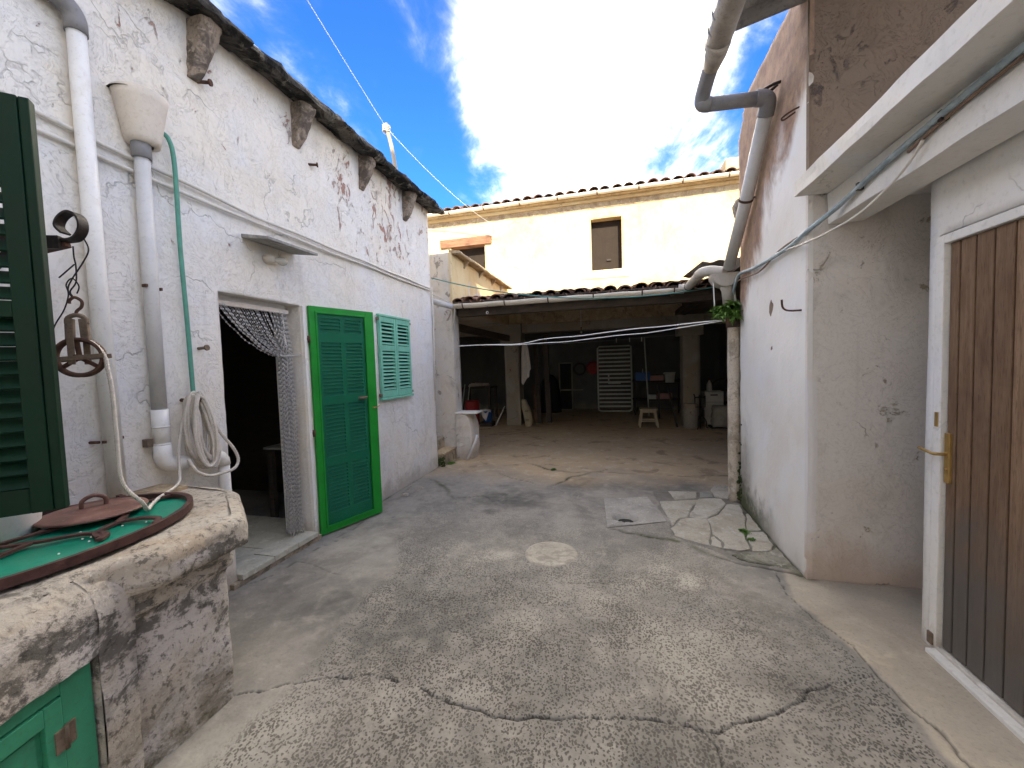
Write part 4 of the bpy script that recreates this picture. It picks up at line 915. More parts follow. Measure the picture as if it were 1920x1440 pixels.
# unseen house, added behind the camera to shade the yard and bounce light
rear = thing('shade_house', 'unseen tall pale house added behind the viewer to shade the yard', 'house', (1, -4, 0))
MB().box((-7, -9, -.02), (9.5, -3.0, 9.65)).build('walls', M['wall_rear'], rear)
for wx in (-1.9, 1.2):  # made-up shuttered windows on the added house
    for wz in (3.3, 6.3):
        w = MB().box((wx, -3.03, wz), (wx+1.0, -2.985, wz+1.5)).build('window', M['shut_dark'], rear)
        for k in range(12): MB().box((wx+.06, -2.99, wz+.08+k*.115), (wx+.94, -2.965, wz+.15+k*.115)).build('slat', M['shut_dark'], w)

# ================================================================== PIPES ON THE LEFT HOUSE
XP = XL+.055
dp = thing('downpipe', 'tall pale downpipe with a grey elbow at the top, nearest the dark green shutter', 'downpipe', (XP, 1.46, .86))
MB().tube([(XP, 1.475, .85), (XP, 1.462, 2.0), (XP, 1.46, 3.27)], .037, 20).build('pipe', M['pvc_white'], dp)
el = [Vector((XP, 1.46, 3.20))]+[Vector((XP, 1.46-.075*(1-math.cos(a)), 3.25+.075*math.sin(a))) for a in np.linspace(0, rad(80), 8)]
MB().tube(el+[el[-1]+Vector((0, -.07, .010))], .044, 20).build('elbow', M['pvc_grey'], dp)
MB().tube([el[-1]+Vector((0, -.04, .0)), el[-1]+Vector((-.02, -1.6, .08))], .035, 16).build('top_pipe', M['funnel'], dp)
for z in (1.17,):
    MB().tube([(XP-.01, 1.42, z), (XL-.02, 1.40, z)], .008, 6).build('clip', M['rust'], dp)
    MB().cbox((XP+.012, 1.428, z), (.02, .010, .014)).build('clip', M['rust'], dp); MB().cbox((XP+.005, 1.506, z+.01), (.02, .012, .014)).build('clip', M['rust'], dp)

hp = thing('hopper_downpipe', 'downpipe with a plastered bucket hopper on top, between the tall pipe and the hose', 'downpipe', (XP, 1.70, .95))
mb = MB(); prof = [(.046, 2.795), (.074, 2.80), (.082, 2.83), (.115, 3.02), (.126, 3.065), (.121, 3.068), (.106, 3.03), (.07, 2.86), (.0, 2.85)]
mb.lathe(prof, 28, (XL+.045, 1.728, 0)); mb.build('hopper', M['funnel'], hp)
MB().lathe([(.0, 0), (.118, 0.0)], 20, (XL+.035, 1.712, 3.052)).build('hopper_mouth', M['dark'], hp)
MB().lathe([(.040, 2.715), (.045, 2.717), (.045, 2.80), (.041, 2.805)], 22, (XP-.004, 1.712, 0)).build('collar', M['pvc_grey'], hp)
MB().tube([(XP-.004, 1.712, 2.74), (XP-.002, 1.705, 2.0), (XP, 1.70, 1.30)], .036, 20).build('pipe', M['pvc_lightgrey'], hp)
MB().tube([(XP, 1.70, 1.305), (XP, 1.70, 1.08)], .040, 20).build('sleeve', M['pvc_white'], hp)
for z_ in (1.20, 1.10): MB().tube([(XP, 1.70, z_), (XP, 1.70, z_+.010)], .0425, 20).build('seam', M['pvc_white'], hp)
eb = [Vector((XP, 1.70, 1.10))]+[Vector((XP, 1.70+.062*(1-math.cos(a)), 1.035-.062*math.sin(a))) for a in np.linspace(0, rad(85), 9)]+[Vector((XP, 1.82, .970))]
MB().tube(eb, .043, 20).build('elbow', M['pvc_white'], hp)
MB().tube([(XP, 1.82, .970), (XP-.005, 2.0, .958)], .033, 18).build('branch', M['pvc_white'], hp)
e2 = [Vector((XP-.005, 1.97, .960)), Vector((XP-.005, 2.02, .957)), Vector((XP-.005, 2.045, .947)), Vector((XP-.005, 2.062, .925)), Vector((XP-.005, 2.066, .89))]
MB().tube(e2, .038, 18).build('elbow', M['pvc_white'], hp)
MB().tube([(XP-.005, 2.066, .90), (XP-.01, 2.07, .40)], .033, 16).build('tail', M['wall_annex'], hp)
for s in (-1, 1): MB().cbox((XP+.012, 1.704+s*.037, 2.0-.005*s), (.034, .010, .016)).build('clip', M['rust'], hp)
MB().cbox((XL+.03, 1.645, 1.12), (.04, .03, .045)).build('clip', M['rust_light'], hp)

hz = smooth_path([(XL+.02, 1.83, 2.945), (XL+.05, 1.865, 2.90), (XL+.06, 1.88, 2.75), (XL+.05, 1.885, 2.3), (XL+.05, 1.895, 1.8), (XL+.05, 1.90, 1.35)], 6)
o = MB().tube(hz, .0125, 12).build('garden_hose', M['hose']); tag(o, 'green hose hanging down the white wall beside the bucket hopper', 'hose')

cn = thing('conduit', 'pair of painted cables running the length of the left wall under the brackets', 'cable', (XL, 3, 2.65))
up = [(XL+.022, y, np.interp(y, [-1, 1.3, 2.49, 5.3], [2.86, 2.74, 2.66, 2.635])+.004*math.sin(y*7)) for y in np.arange(-1, 5.46, .12)]
lo = [(XL+.020, y, np.interp(y, [-1, 1.3, 2.49, 5.3], [2.77, 2.655, 2.615, 2.60])+.004*math.sin(y*5+1)) for y in np.arange(-1, 5.40, .12)]
MB().tube(up, .0115, 8).build('cable', M['cable_white'], cn); MB().tube(lo, .011, 8).build('cable', M['cable_white'], cn)
MB().tube([(XL+.03, 5.40, 2.66), (XL+.03, 5.41, 2.2), (XL+.022, 5.40, 1.7), (XL+.02, 5.39, 1.0)], .011, 8).build('drop_cable', M['cable_white'], cn)
gs = MB(); gs.tube([(XL-.1, 5.62, 2.50), (-2.44, 5.82, 2.42)], .045, 12); o = gs.build('waste_pipe', M['pvc_lightgrey']); tag(o, 'short grey waste pipe poking out past the far corner of the left house', 'pipe')
ct = MB(); ct.tube(smooth_path([(XL+.03, 5.38, 2.56), (XL+.08, 5.6, 2.53), (-2.43, 5.93, 2.44)], 4), .008, 6); ct.tube([(-2.43, 5.93, 2.44), (-2.45, 5.95, 2.40), (-2.50, 5.95, 2.05)], .012, 8)
o = ct.build('bent_conduit', M['cable_white']); tag(o, 'thin pale conduit bent down the corner of the grey pier', 'conduit')

# nails and hooks in the left wall
def nail(name, p, q, r, label, cat, mat='rust', grp=None):
    mb = MB(); p, q = Vector(p), Vector(q); mb.tube([p, q], r, 7); mb.tube([q-(q-p).normalized()*.008, q+(q-p).normalized()*.004], r*1.9, 8)
    o = mb.build(name, M[mat]); tag(o, label, cat, grp)
nail('nail', (XL-.02, 2.10, 3.405), (XL+.075, 2.135, 3.40), .011, 'rusty nail under the first stone bracket, top left', 'nail')
nail('nail', (XL-.02, 2.93, 3.62), (XL+.03, 2.95, 3.62), .013, 'rusty nail stub in the wall above the second stone bracket', 'nail')
nail('nail', (XL-.02, 3.07, 3.33), (XL+.055, 3.12, 3.335), .011, 'rusty nail just below the second stone bracket', 'nail')
nail('wall_bolt', (XL-.02, 1.985, 1.665), (XL+.06, 2.0, 1.67), .010, 'small bolt in the wall between the hose and the doorway', 'bolt', 'rust_light')

# wall lamp under the canopy
lp = thing('wall_lamp', 'bare bulb lamp on the wall under the small canopy slab', 'lamp', (XL, 2.58, 2.37))
MB().tube([(XL-.01, 2.56, 2.375), (XL+.03, 2.565, 2.375), (XL+.055, 2.585, 2.37)], [.034, .034, .026], 14).build('socket', M['funnel'], lp)
bb = MB(); d0 = Vector((XL+.05, 2.58, 2.37)); dd = Vector((.45, .9, -.08)).normalized()
bb.tube([d0+dd*t for t in (0, .02, .035, .055, .075, .09, .098)], [.016, .018, .027, .034, .032, .02, .003], 14).build('bulb', M['bulb'], lp)

# ================================================================== CHAIN CURTAIN
cu = thing('chain_curtain', 'aluminium chain curtain gathered to the right side of the dark doorway', 'curtain', (XL-.09, 2.52, 2.0))
MB().box((XL-.105, DY0+.005, 1.985), (XL-.075, DY1-.06, 2.015)).build('rail', M['funnel'], cu)
rng = random.Random(3); cb = MB(); NS = 40
tie_y, tie_z = 2.775, 1.63
lk = []
for k in range(NS):
    t = k/(NS-1); ys_ = DY0+.015+(DY1-.06-DY0-.02)*t; yt = tie_y-.055+.10*t+rng.uniform(-.012, .012); zt = tie_z-.01+.03*t+rng.uniform(-.01, .01); xo = XL-.09+rng.uniform(-.03, .03)
    span = yt-ys_; pts = []
    for i in range(13):
        s = i/12; y = ys_+span*s; z = 2.0+(zt-2.0)*s-abs(span)*(.30-.05*rng.random())*4*s*(1-s)*(.5 if span > 0 else .1); pts.append((xo+.0*s, y, z))
    yb_ = 2.70+.135*t+rng.uniform(-.012, .012)
    for i in range(1, 11):
        s = i/10; pts.append((xo+.012*math.sin(s*9+k), yt+(yb_-yt)*s, zt+(.10+rng.uniform(0, .035)-zt)*s if i < 10 else .10+rng.uniform(0, .04)))
    path = smooth_path(pts, 6); acc = 0; step = .019; last = path[0]; alt = 0
    for p in path[1:]:
        seg = p-last; L = seg.length
        if L < 1e-6: continue
        while acc+L >= step:
            f_ = (step-acc)/L; q = last+seg*f_; d = seg.normalized()
            a = Vector((1, 0, 0)) if alt else d.cross(Vector((1, 0, 0))).normalized(); b = d.cross(a).normalized(); w1, w2 = .0085, .0034
            c0, c1 = q-d*.0115, q+d*.0115
            b0 = len(cb.v); cb.v += [tuple(c0), tuple(q+a*w1), tuple(q+b*w2), tuple(q-a*w1), tuple(q-b*w2), tuple(c1)]
            for j in range(4): cb.f += [(b0, b0+1+(j+1) % 4, b0+1+j), (b0+5, b0+1+j, b0+1+(j+1) % 4)]; cb.sm += [False, False]
            alt ^= 1; last = q; seg = p-last; L = seg.length; acc = 0
            if L < 1e-6: break
        acc += L; last = p
cb.build('chain_strands', M['alu'], cu, kind='stuff')
MB().tube([(XL-.13, tie_y-.07, tie_z), (XL-.045, tie_y-.065, tie_z-.005), (XL-.04, tie_y+.05, tie_z), (XL-.02, DY1-.005, tie_z+.01)], .006, 6).build('tie_back', M['alu'], cu)
TX, TY = -3.02, 3.12
tb = thing('table', 'pale edged table corner showing inside the dark doorway', 'table', (-3.6, 3.1, .05))
MB().box((TX-.33, TY, .745), (TX, TY+.8, .765)).build('tabletop', M['concrete'], tb)
for x_, y_ in ((TX-.29, TY+.05), (TX-.04, TY+.05), (TX-.29, TY+.74), (TX-.04, TY+.74)): MB().cbox((x_, y_, .40), (.05, .05, .70)).build('leg', M['dark_wood'], tb)

# ================================================================== GREEN SHUTTER DOOR
def slat_mesh(name, L, w, t, tilt, mat):
    Mx = Matrix.Rotation(tilt, 4, 'X'); mb = MB(Mx); mb.box((0, -w/2, -t/2), (L, w/2, t/2)); return mb.mesh(name, mat)
gu = Vector((math.sin(rad(19)), math.cos(rad(19)), 0)); gO = Vector((-2.585, 2.955, .015))
gM = frame(gO, gu)                       # local y points away from the yard (towards the wall)
gd = thing('shutter_door', 'tall bright green louvred door standing open against the white wall', 'door', gO)
Wd, Hd = .668, 2.055
def gpart(name, mat, boxes, par=None, bev=.004, lab=None):
    mb = MB(gM)
    for a, b in boxes: mb.box(a, b)
    return mb.build(name, mat, par or gd, bev, lab)
gpart('stile', M['door_bright'], [((0, -.004, 0), (.055, .040, Hd))]); gpart('stile', M['door_bright'], [((Wd-.095, -.004, 0), (Wd, .040, Hd))])
gpart('rail', M['door_bright'], [((.055, -.002, Hd-.05), (Wd-.095, .038, Hd))]); gpart('rail', M['door_bright'], [((.055, -.002, 0), (Wd-.095, .038, .055))])
gpart('bead', M['door_bright'], [((.052, -.012, .05), (.068, .0, Hd-.045)), ((Wd-.108, -.012, .05), (Wd-.092, 0, Hd-.045)), ((.068, -.012, Hd-.062), (Wd-.108, 0, Hd-.046)), ((.068, -.012, .05), (Wd-.108, 0, .066))], bev=.003)
x0, x1 = .07, Wd-.11; xm = x0+(x1-x0)*.52
rails = [(1.955, 2.0), (1.735, 1.825), (1.165, 1.245), (.60, .685), (.06, .17)]
for a, b in rails: gpart('leaf_rail', M['door_green'], [((x0, .006, a), (x1, .032, b))])
for a, b in ((x0, x0+.035), (xm-.024, xm+.024), (x1-.035, x1)): gpart('leaf_stile', M['door_green'], [((a, .008, .06), (b, .034, 1.99))])
def louvres(Mf, par, mat, xa, xb, za, zb, pitch, w, t, tilt, y):
    me = slat_mesh('slat', xb-xa, w, t, tilt, mat); n = max(1, int(round((zb-za)/pitch)))
    for i in range(n):
        z = za+(zb-za)*(i+.5)/n; link('slat', me, par, Mf @ Matrix.Translation((xa, y, z)))
for za, zb in ((1.825, 1.955), (1.245, 1.735), (.685, 1.165), (.17, .60)):
    for xa, xb in ((x0+.03, xm-.02), (xm+.02, x1-.03)): louvres(gM, gd, M['slat_green'], xa, xb, za, zb, .0335, .040, .007, rad(38), .021)
mb = MB(gM); mb.box((x0, .036, .06), (x1, .039, 1.98)); mb.build('backing', M['dark'], gd)
MB(gM).box((x0, .0035, .06), (x1, .005, 1.99)).build('insect_screen', M['screen'], gd)
h = gpart('handle', M['rust_light'], [((x1-.10, -.012, 1.19), (x1-.02, .006, 1.215))], bev=.003)
MB(gM).tube([(x1-.09, -.012, 1.203), (x1-.09, -.04, 1.203), (x1-.05, -.045, 1.205), (x1-.03, -.03, 1.212)], .007, 7).build('grip', M['rust_light'], h)
h = gpart('latch', M['brass'], [((Wd-.06, -.016, 1.085), (Wd-.015, -.003, 1.10))], bev=.003)
MB(gM).tube([(Wd-.04, -.01, 1.09), (Wd-.01, -.022, 1.10), (Wd+.02, -.012, 1.105)], .005, 6).build('bolt', M['brass'], h)
for z in (1.76, .93): MB(gM).tube([(-.012, .0, z-.03), (-.012, .0, z+.03)], .012, 8).build('hinge', M['rust'], gd)
for z in (1.76, .93): MB(gM).cbox((-.04, .01, z), (.05, .012, .02)).build('hinge', M['rust'], gd)

# ================================================================== PALE GREEN WINDOW SHUTTERS
ws_ = thing('window_shutter', 'pale green double louvred shutter closed over the small window', 'shutter', (XL, 4.34, 1.62))
wM = frame((XL+.006, 3.995, 1.165), (0, 1, 0)); Ww, Hw = .685, .925      # local y points into the wall (-x)
def wpart(name, a, b, par=None, bev=.003, mat=None): return MB(wM).box(a, b).build(name, mat or M['shut_pale'], par or ws_, bev)
for xa in (0, Ww/2+.003):
    W2 = Ww/2-.003
    lf = wpart('leaf', (xa, -.035, 0), (xa+.04, 0, Hw))
    wpart('stile', (xa+W2-.036, -.035, 0), (xa+W2, 0, Hw), lf)
    for za, zb in ((0, .075), (.535, .60), (Hw-.06, Hw)): wpart('rail', (xa+.04, -.033, za), (xa+W2-.036, -.002, zb), lf)
    for za, zb, n in ((.075, .535, 11), (.60, Hw-.06, 6)):
        me = slat_mesh('slat', W2-.07, .036, .006, rad(40), M['shut_pale'])
        for i in range(n): link('slat', me, ws_, wM @ Matrix.Translation((xa+.037, -.018, za+(zb-za)*(i+.5)/n)))
MB(wM).box((.03, -.001, .02), (Ww-.03, .004, Hw-.02)).build('backing', M['dark'], ws_)
wpart('sill', (-.02, -.045, -.03), (Ww+.015, .0, -.004), mat=M['shut_pale']); wpart('top_batten', (-.012, -.042, Hw+.003), (Ww+.012, 0, Hw+.026), mat=M['shut_pale'])
for x_, z_ in ((-.015, Hw-.03), (Ww+.012, Hw-.03), (Ww+.012, .03), (-.015, .03)): MB(wM).cbox((x_, -.02, z_), (.03, .03, .03)).build('hinge', M['rust_light'], ws_, .004)

# ================================================================== BOTTLE GREEN SHUTTER, NEAR LEFT
sF = Vector((-1.862, .925, 1.048)); su = Vector((1, 1, 0)).normalized(); Ws, Hs = .74, 1.385
sM = frame(sF-su*Ws, su)
ds = thing('open_shutter', 'bottle green louvred window shutter swung open at the near left', 'shutter', sF-su*Ws)
def spart(name, a, b, bev=.004): return MB(sM).box(a, b).build(name, M['shut_dark'], ds, bev)
spart('stile', (Ws-.080, 0, 0), (Ws-.027, .045, Hs)); spart('stile', (Ws-.026, .004, .0), (Ws, .045, Hs)); spart('stile', (0, 0, 0), (.09, .045, Hs))
for za, zb in ((0, .085), (.66, .715), (Hs-.10, Hs)): spart('rail', (.09, .003, za), (Ws-.080, .042, zb))
for za, zb in ((.085, .66), (.715, Hs-.10)):
    me = slat_mesh('slat', Ws-.165, .062, .008, rad(44), M['shut_dark']); n = int((zb-za)/.0475)
    for i in range(n): link('slat', me, ds, sM @ Matrix.Translation((.0875, .022, za+(zb-za)*(i+.5)/n)))
MB(sM).tube([(.02, -.01, .2), (.02, -.01, .28)], .012, 8).build('hinge', M['rust'], ds); MB(sM).tube([(.02, -.01, 1.1), (.02, -.01, 1.18)], .012, 8).build('hinge', M['rust'], ds)

# ================================================================== WELL
well = thing('well', 'stone well head with a moulded rim and a mint green cupboard door in its side', 'well', (-2.1, .9, 0))
def sweep(path, prof, name, mat, parent, wob=.006, seed=0, ramp=None):
    """wall swept along a plan path (outer line) with an out/height profile"""
    pts = [Vector((p[0], p[1], 0)) for p in path]; res = []
    for a, b in zip(pts, pts[1:]):
        L = (b-a).length; k = max(1, int(L/.02))
        for i in range(k): res.append((a+(b-a)*i/k))
    res.append(pts[-1]); ns = []
    for i in range(len(res)):
        d = (res[min(i+2, len(res)-1)]-res[max(i-2, 0)]).normalized(); ns.append(Vector((d.y, -d.x, 0)))
    vs = []; fs = []; K = len(prof)
    pr2 = []
    for (o1, z1), (o2, z2) in zip(prof, prof[1:]):
        k = max(1, int(math.hypot(o2-o1, z2-z1)/.02))
        for i in range(k): pr2.append((o1+(o2-o1)*i/k, z1+(z2-z1)*i/k))
    pr2.append(prof[-1]); K = len(pr2)
    arr = []
    for p, nn in zip(res, ns):
        g_ = ramp(p) if ramp else 1.0
        for o_, z_ in pr2: q = p+nn*o_*g_; arr.append((q.x, q.y, z_))
    A = np.array(arr); d1 = wob*(fbm(A, 6, 5, seed, .6)); d2 = wob*.7*fbm(A+3.3, 9, 4, seed+7, .6)
    NN_ = np.repeat(np.array([tuple(x) for x in ns]), K, 0)
    A = A+NN_*d1[:, None]; A[:, 2] += d2
    vs = [tuple(a) for a in A]; m_ = len(res)
    for i in range(m_-1):
        for j in range(K-1): fs.append((i*K+j, (i+1)*K+j, (i+1)*K+j+1, i*K+j+1))
    return MB().add(vs, fs, True).build(name, mat, parent)
# face B (moulded) and its far chamfer, then the plain face A with the cupboard
pathB = [(-1.735, .90), (-1.74, 1.38), (-2.1, 1.66), (-2.60, 1.70)]
profB = [(.0, -.02), (.005, .30), (.0, .60), (.010, .62), (.030, .628), (.034, .648), (.020, .662), (.024, .685), (.045, .705), (.080, .714), (.096, .724), (.100, .745), (.100, .80), (.094, .825), (.075, .842), (.04, .85)]
sweep(pathB, profB, 'moulded_side', M['well'], well, .006, 3, ramp=lambda p: min(1, max(.30, .30+.70*(p.y-.97)/.10)))
pathA = [(-1.42, -.25), (-1.60, .47), (-1.665, .72)]
J_ = Vector((-1.705, 1.00, 0)); dA = Vector((.25, -.967, 0))
def Apt(s, o=0): return J_+dA*s+Vector((.967, .25, 0))*o
rA = [(0.0, -.02), (0.0, .60), (.004, .70), (.0, .76), (-.02, .80), (-.06, .835)]
# pier between the cupboard and the moulded side, lintel above, and the near jamb
sweep([Apt(.122), Apt(.0), Apt(-.02, -.06), Apt(-.03, -.3)], rA, 'plain_side', M['well'], well, .007, 5)
sweep([Apt(1.3), Apt(.08)], [(0.004, .585), (.0, .70), (.002, .75), (-.015, .795), (-.06, .835)], 'lintel', M['well'], well, .008, 8)
sweep([Apt(1.3), Apt(.86)], [(0.0, -.02), (0.0, .585)], 'near_jamb', M['well'], well, .006, 9)
ci = MB(); a, b = Apt(1.3, -.07), Apt(.10, -.07); ci.add([(a.x, a.y, 0), (b.x, b.y, 0), (b.x, b.y, .62), (a.x, a.y, .62)], [(0, 1, 2, 3)])
a, b = Apt(.1235, .0), Apt(.1235, -.07); ci.add([(a.x, a.y, 0), (b.x, b.y, 0), (b.x, b.y, .60), (a.x, a.y, .60)], [(0, 1, 2, 3)])
a, b, c, d = Apt(1.3, .0), Apt(.15, 0), Apt(.15, -.07), Apt(1.3, -.07); ci.add([(p.x, p.y, .588) for p in (a, b, c, d)], [(0, 1, 2, 3)]); ci.build('recess', M['well'], well)
# top surface
def top_sheet():
    poly = [(-1.36, -.30), Apt(1.2, -.05)[:2], Apt(.5, -.05)[:2], Apt(.05, -.05)[:2], (-1.685, 1.02), (-1.672, 1.40), (-2.07, 1.73), (-2.63, 1.77), (-2.63, -.3)]
    xs = np.arange(-2.64, -1.30, .018); ys = np.arange(-.31, 1.80, .018); X, Y = np.meshgrid(xs, ys, indexing='ij'); XY = np.stack([X.ravel(), Y.ravel()], 1); ins = in_poly(XY, poly)
    P3 = np.concatenate([XY, np.full((len(XY), 1), .85)], 1)
    d, t = poly_dist(XY, np.array(poly[:7], float)); d = np.minimum(d, .2)
    P3[:, 2] += .006*fbm(P3, 4, 5, 77, .6)-.004-.03*np.clip(1-d/.05, 0, 1)**2*(d < .1)
    idx = np.arange(len(XY)).reshape(X.shape); q = np.stack([idx[:-1, :-1], idx[1:, :-1], idx[1:, 1:], idx[:-1, 1:]], -1).reshape(-1, 4)
    q = q[ins[q].all(1)]; mb = MB(); mb.add([tuple(p) for p in P3], [tuple(f) for f in q], True); return mb.build('rim_top', M['well'], well)
top_sheet()
for (a, b) in ((-.2, .30), (.305, .80), (.805, 1.30), (1.305, 1.72)):
    MB().box((-2.63, a, .82), (-2.40, b, .864)).build('back_tile', M['ledge'], well, .003)
cM = frame(Apt(.99, -.028), -dA)          # cupboard door, local x runs away from the viewer
cd = MB(cM).box((0, 0, .0), (.80, .012, .575)).build('cupboard_door', M['mint'], well)
cM2 = cM
for a, b in (((.765, -.012, 0), (.855, .018, .578)), ((0, -.012, .535), (.765, .016, .578)), ((.715, -.018, 0), (.762, .0, .530)), ((0, -.018, .475), (.715, .0, .530))):
    MB(cM2).box(a, b).build('frame', M['mint'], cd, .003)
mb = MB(cM2); mb.box((0, -.006, 0), (.70, .004, .465)); mb.build('panel', M['mint'], cd, .002)
for z in (.40,): 
    MB(cM2).box((.735, -.022, z-.035), (.760, -.016, z+.035)).build('hinge', M['rust_light'], cd, .002); MB(cM2).box((.768, -.018, z-.035), (.795, -.011, z+.035)).build('hinge', M['rust_light'], cd, .002)
    MB(cM2).tube([(.764, -.022, z-.037), (.764, -.022, z+.037)], .006, 8).build('hinge', M['rust_light'], cd)

# cover of the well mouth: iron hoop with scrolls over an emerald sheet
cv = thing('well_cover', 'emerald green well cover in an iron hoop with scrolled bars', 'well cover', (-2.32, .98, .87))
CX, CY, RX, RY = -2.20, .95, .40, .58
ell = lambda a, r=1.0, z=0: (CX+RX*r*math.cos(a), CY+RY*r*math.sin(a), z)
mb = MB(); vs = [(CX, CY, .872)]; NA = 64
for r in (.5, .8, .955):
    for i in range(NA): a = 2*math.pi*i/NA; p = ell(a, r); vs.append((p[0], p[1], .872+.006*math.sin(a*5+r*9)))
fs = [(0, 1+i, 1+(i+1) % NA) for i in range(NA)]
for k in range(2):
    for i in range(NA): fs.append((1+k*NA+i, 1+(k+1)*NA+i, 1+(k+1)*NA+(i+1) % NA, 1+k*NA+(i+1) % NA))
mb.add(vs, fs, True).build('green_sheet', M['emerald'], cv)
mb = MB(); vs = []; fs = []
for i in range(96):
    a = 2*math.pi*i/96
    for r, z in ((.955, .862), (1.0, .862), (1.0, .895), (.955, .895)): vs.append(ell(a, r, z+random.uniform(-.0008, .0008)))
for i in range(96):
    for j in range(4): fs.append((i*4+j, i*4+(j+1) % 4, ((i+1) % 96)*4+(j+1) % 4, ((i+1) % 96)*4+j))
mb.add(vs, fs).build('iron_hoop', M['rim'], cv)
def strap(pts, w=.022, h=.010):
    P_ = smooth_path(pts, 7); mb = MB(); vs = []; fs = []
    for i, p in enumerate(P_):
        d = (P_[min(i+1, len(P_)-1)]-P_[max(0, i-1)]).normalized(); n_ = Vector((-d.y, d.x, 0)).normalized()*w/2
        for q, z in ((p-n_, 0), (p+n_, 0), (p+n_, h), (p-n_, h)): vs.append((q.x, q.y, q.z+z))
    for i in range(len(P_)-1):
        for j in range(4): fs.append((i*4+j, i*4+(j+1) % 4, (i+1)*4+(j+1) % 4, (i+1)*4+j))
    fs += [(3, 2, 1, 0), tuple((len(P_)-1)*4+j for j in range(4))]
    mb.add(vs, fs).build('scroll_bar', M['rim'], cv)
zc = .882
strap([(-1.87, 1.20, zc), (-1.92, 1.245, zc), (-2.00, 1.23, zc), (-2.04, 1.17, zc), (-2.00, 1.08, zc), (-1.93, 1.05, zc)])
strap([(-1.90, 1.03, zc), (-1.95, 1.08, zc), (-2.04, 1.06, zc), (-2.12, .98, zc), (-2.22, .90, zc), (-2.34, .86, zc), (-2.5, .83, zc)])
strap([(-2.05, .78, zc), (-2.10, .86, zc), (-2.14, .97, zc)]); strap([(-2.0, .60, zc), (-2.06, .68, zc), (-2.07, .80, zc)])
strap([(-2.04, 1.17, zc), (-2.12, 1.25, zc), (-2.25, 1.32, zc), (-2.40, 1.42, zc), (-2.5, 1.45, zc)]); strap([(-2.30, .42, zc), (-2.25, .9, zc), (-2.22, 1.5, zc)])
for k in range(16):
    a, r = random.uniform(-1.2, 1.0), random.uniform(.3, .9); p = ell(a, r); MB().lathe([(0, .003), (.003, .002), (.004, -.002)], 5, (p[0], p[1], .878)).build('paint_fleck', M['slab_white'], cv) if k < 12 else None
ld = thing('pot_lid', 'round reddish brown lid with a strap handle lying on the green well cover', 'lid', (-2.30, 1.20, .90))
LC = (-2.28, 1.23)
lm = MB(); lm.lathe([(0.001, .028), (.05, .027), (.055, .025), (.11, .022), (.115, .024), (.165, .012), (.178, .010), (.182, .004), (.176, 0), (.001, .006)], 44, (LC[0], LC[1], .896)); lm.build('disc', M['lid'], ld)
MB().tube(smooth_path([(LC[0]-.015, LC[1]-.035, .918), (LC[0]-.013, LC[1]-.033, .955), (LC[0], LC[1], .972), (LC[0]+.013, LC[1]+.033, .955), (LC[0]+.015, LC[1]+.035, .918)], 5), .0085, 8).build('handle', M['lid'], ld)
pt = MB().lathe([(.001, 0), (.115, 0), (.12, .01), (.13, .10), (.14, .16), (.135, .16), (.12, .09), (.001, .02)], 30, (-2.44, 1.0, .866)); o = pt.build('crock', M['pvc_white']); tag(o, 'white round crock standing behind the bottle green shutter', 'pot')

# ================================================================== PULLEY AND ROPE
pb = thing('pulley_bracket', 'black wrought iron bracket ending in a scroll, above the pulley', 'bracket', (XL, .9, 2.03))
MB().bar((XL-.02, .82, 2.015), (-2.10, 1.10, 2.035), .022, .05).build('arm', M['iron_dark'], pb, .003)
MB().bar((-2.24, 1.06, 2.0), (-2.10, 1.12, 2.04), .03, .035).build('clamp', M['rust'], pb, .003)
MB().bar((XL, .8, 1.6), (-2.22, 1.03, 2.0), .018, .035).build('stay', M['iron_dark'], pb, .003)
sc_p = [(-2.12, 1.11, 2.045), (-2.06, 1.125, 2.05), (-2.025, 1.13, 2.085), (-2.03, 1.13, 2.13), (-2.07, 1.125, 2.155), (-2.115, 1.12, 2.14), (-2.13, 1.115, 2.105), (-2.105, 1.12, 2.075)]
P_ = smooth_path(sc_p, 6); mb = MB(); vs = []; fs = []
for i, p in enumerate(P_):
    d = (P_[min(i+1, len(P_)-1)]-P_[max(0, i-1)]).normalized(); nn = Vector((-.25, .95, 0)).normalized(); b_ = d.cross(nn).normalized()
    for s1, s2 in ((-1, -1), (1, -1), (1, 1), (-1, 1)): q = p+nn*s1*.019+b_*s2*.004; vs.append(tuple(q))
for i in range(len(P_)-1):
    for j in range(4): fs.append((i*4+j, i*4+(j+1) % 4, (i+1)*4+(j+1) % 4, (i+1)*4+j))
fs += [(0, 1, 2, 3), tuple((len(P_)-1)*4+j for j in (3, 2, 1, 0))]
mb.add(vs, fs).build('scroll', M['iron_dark'], pb)
pw = thing('pulley', 'rusty well pulley hanging by twisted wire in front of the pale downpipe', 'pulley', (-2.08, 1.12, 1.58))
PC = Vector((-2.085, 1.12, 1.583)); pu = Vector((.819, .573, 0)); pn = Vector((-.573, .819, 0)); R_ = .080; UP = Vector((0, 0, 1))
wm = MB(); NW = 48; prof = [(R_, -.014), (R_-.008, -.005), (R_-.008, .005), (R_, .014), (R_-.011, .016), (R_-.018, .0), (R_-.011, -.016)]
vs = []; fs = []
for i in range(NW):
    a = 2*math.pi*i/NW; e = pu*math.cos(a)+UP*math.sin(a)
    for r, h_ in prof: vs.append(tuple(PC+e*r+pn*h_))
K = len(prof)
for i in range(NW):
    for j in range(K): fs.append((i*K+j, i*K+(j+1) % K, ((i+1) % NW)*K+(j+1) % K, ((i+1) % NW)*K+j))
wm.add(vs, fs, True).build('wheel', M['rust'], pw)
for a in (rad(95), rad(215), rad(325)): MB().bar(PC, PC+(pu*math.cos(a)+UP*math.sin(a))*(R_-.012), .014, .010, pn).build('spoke', M['rust'], pw)
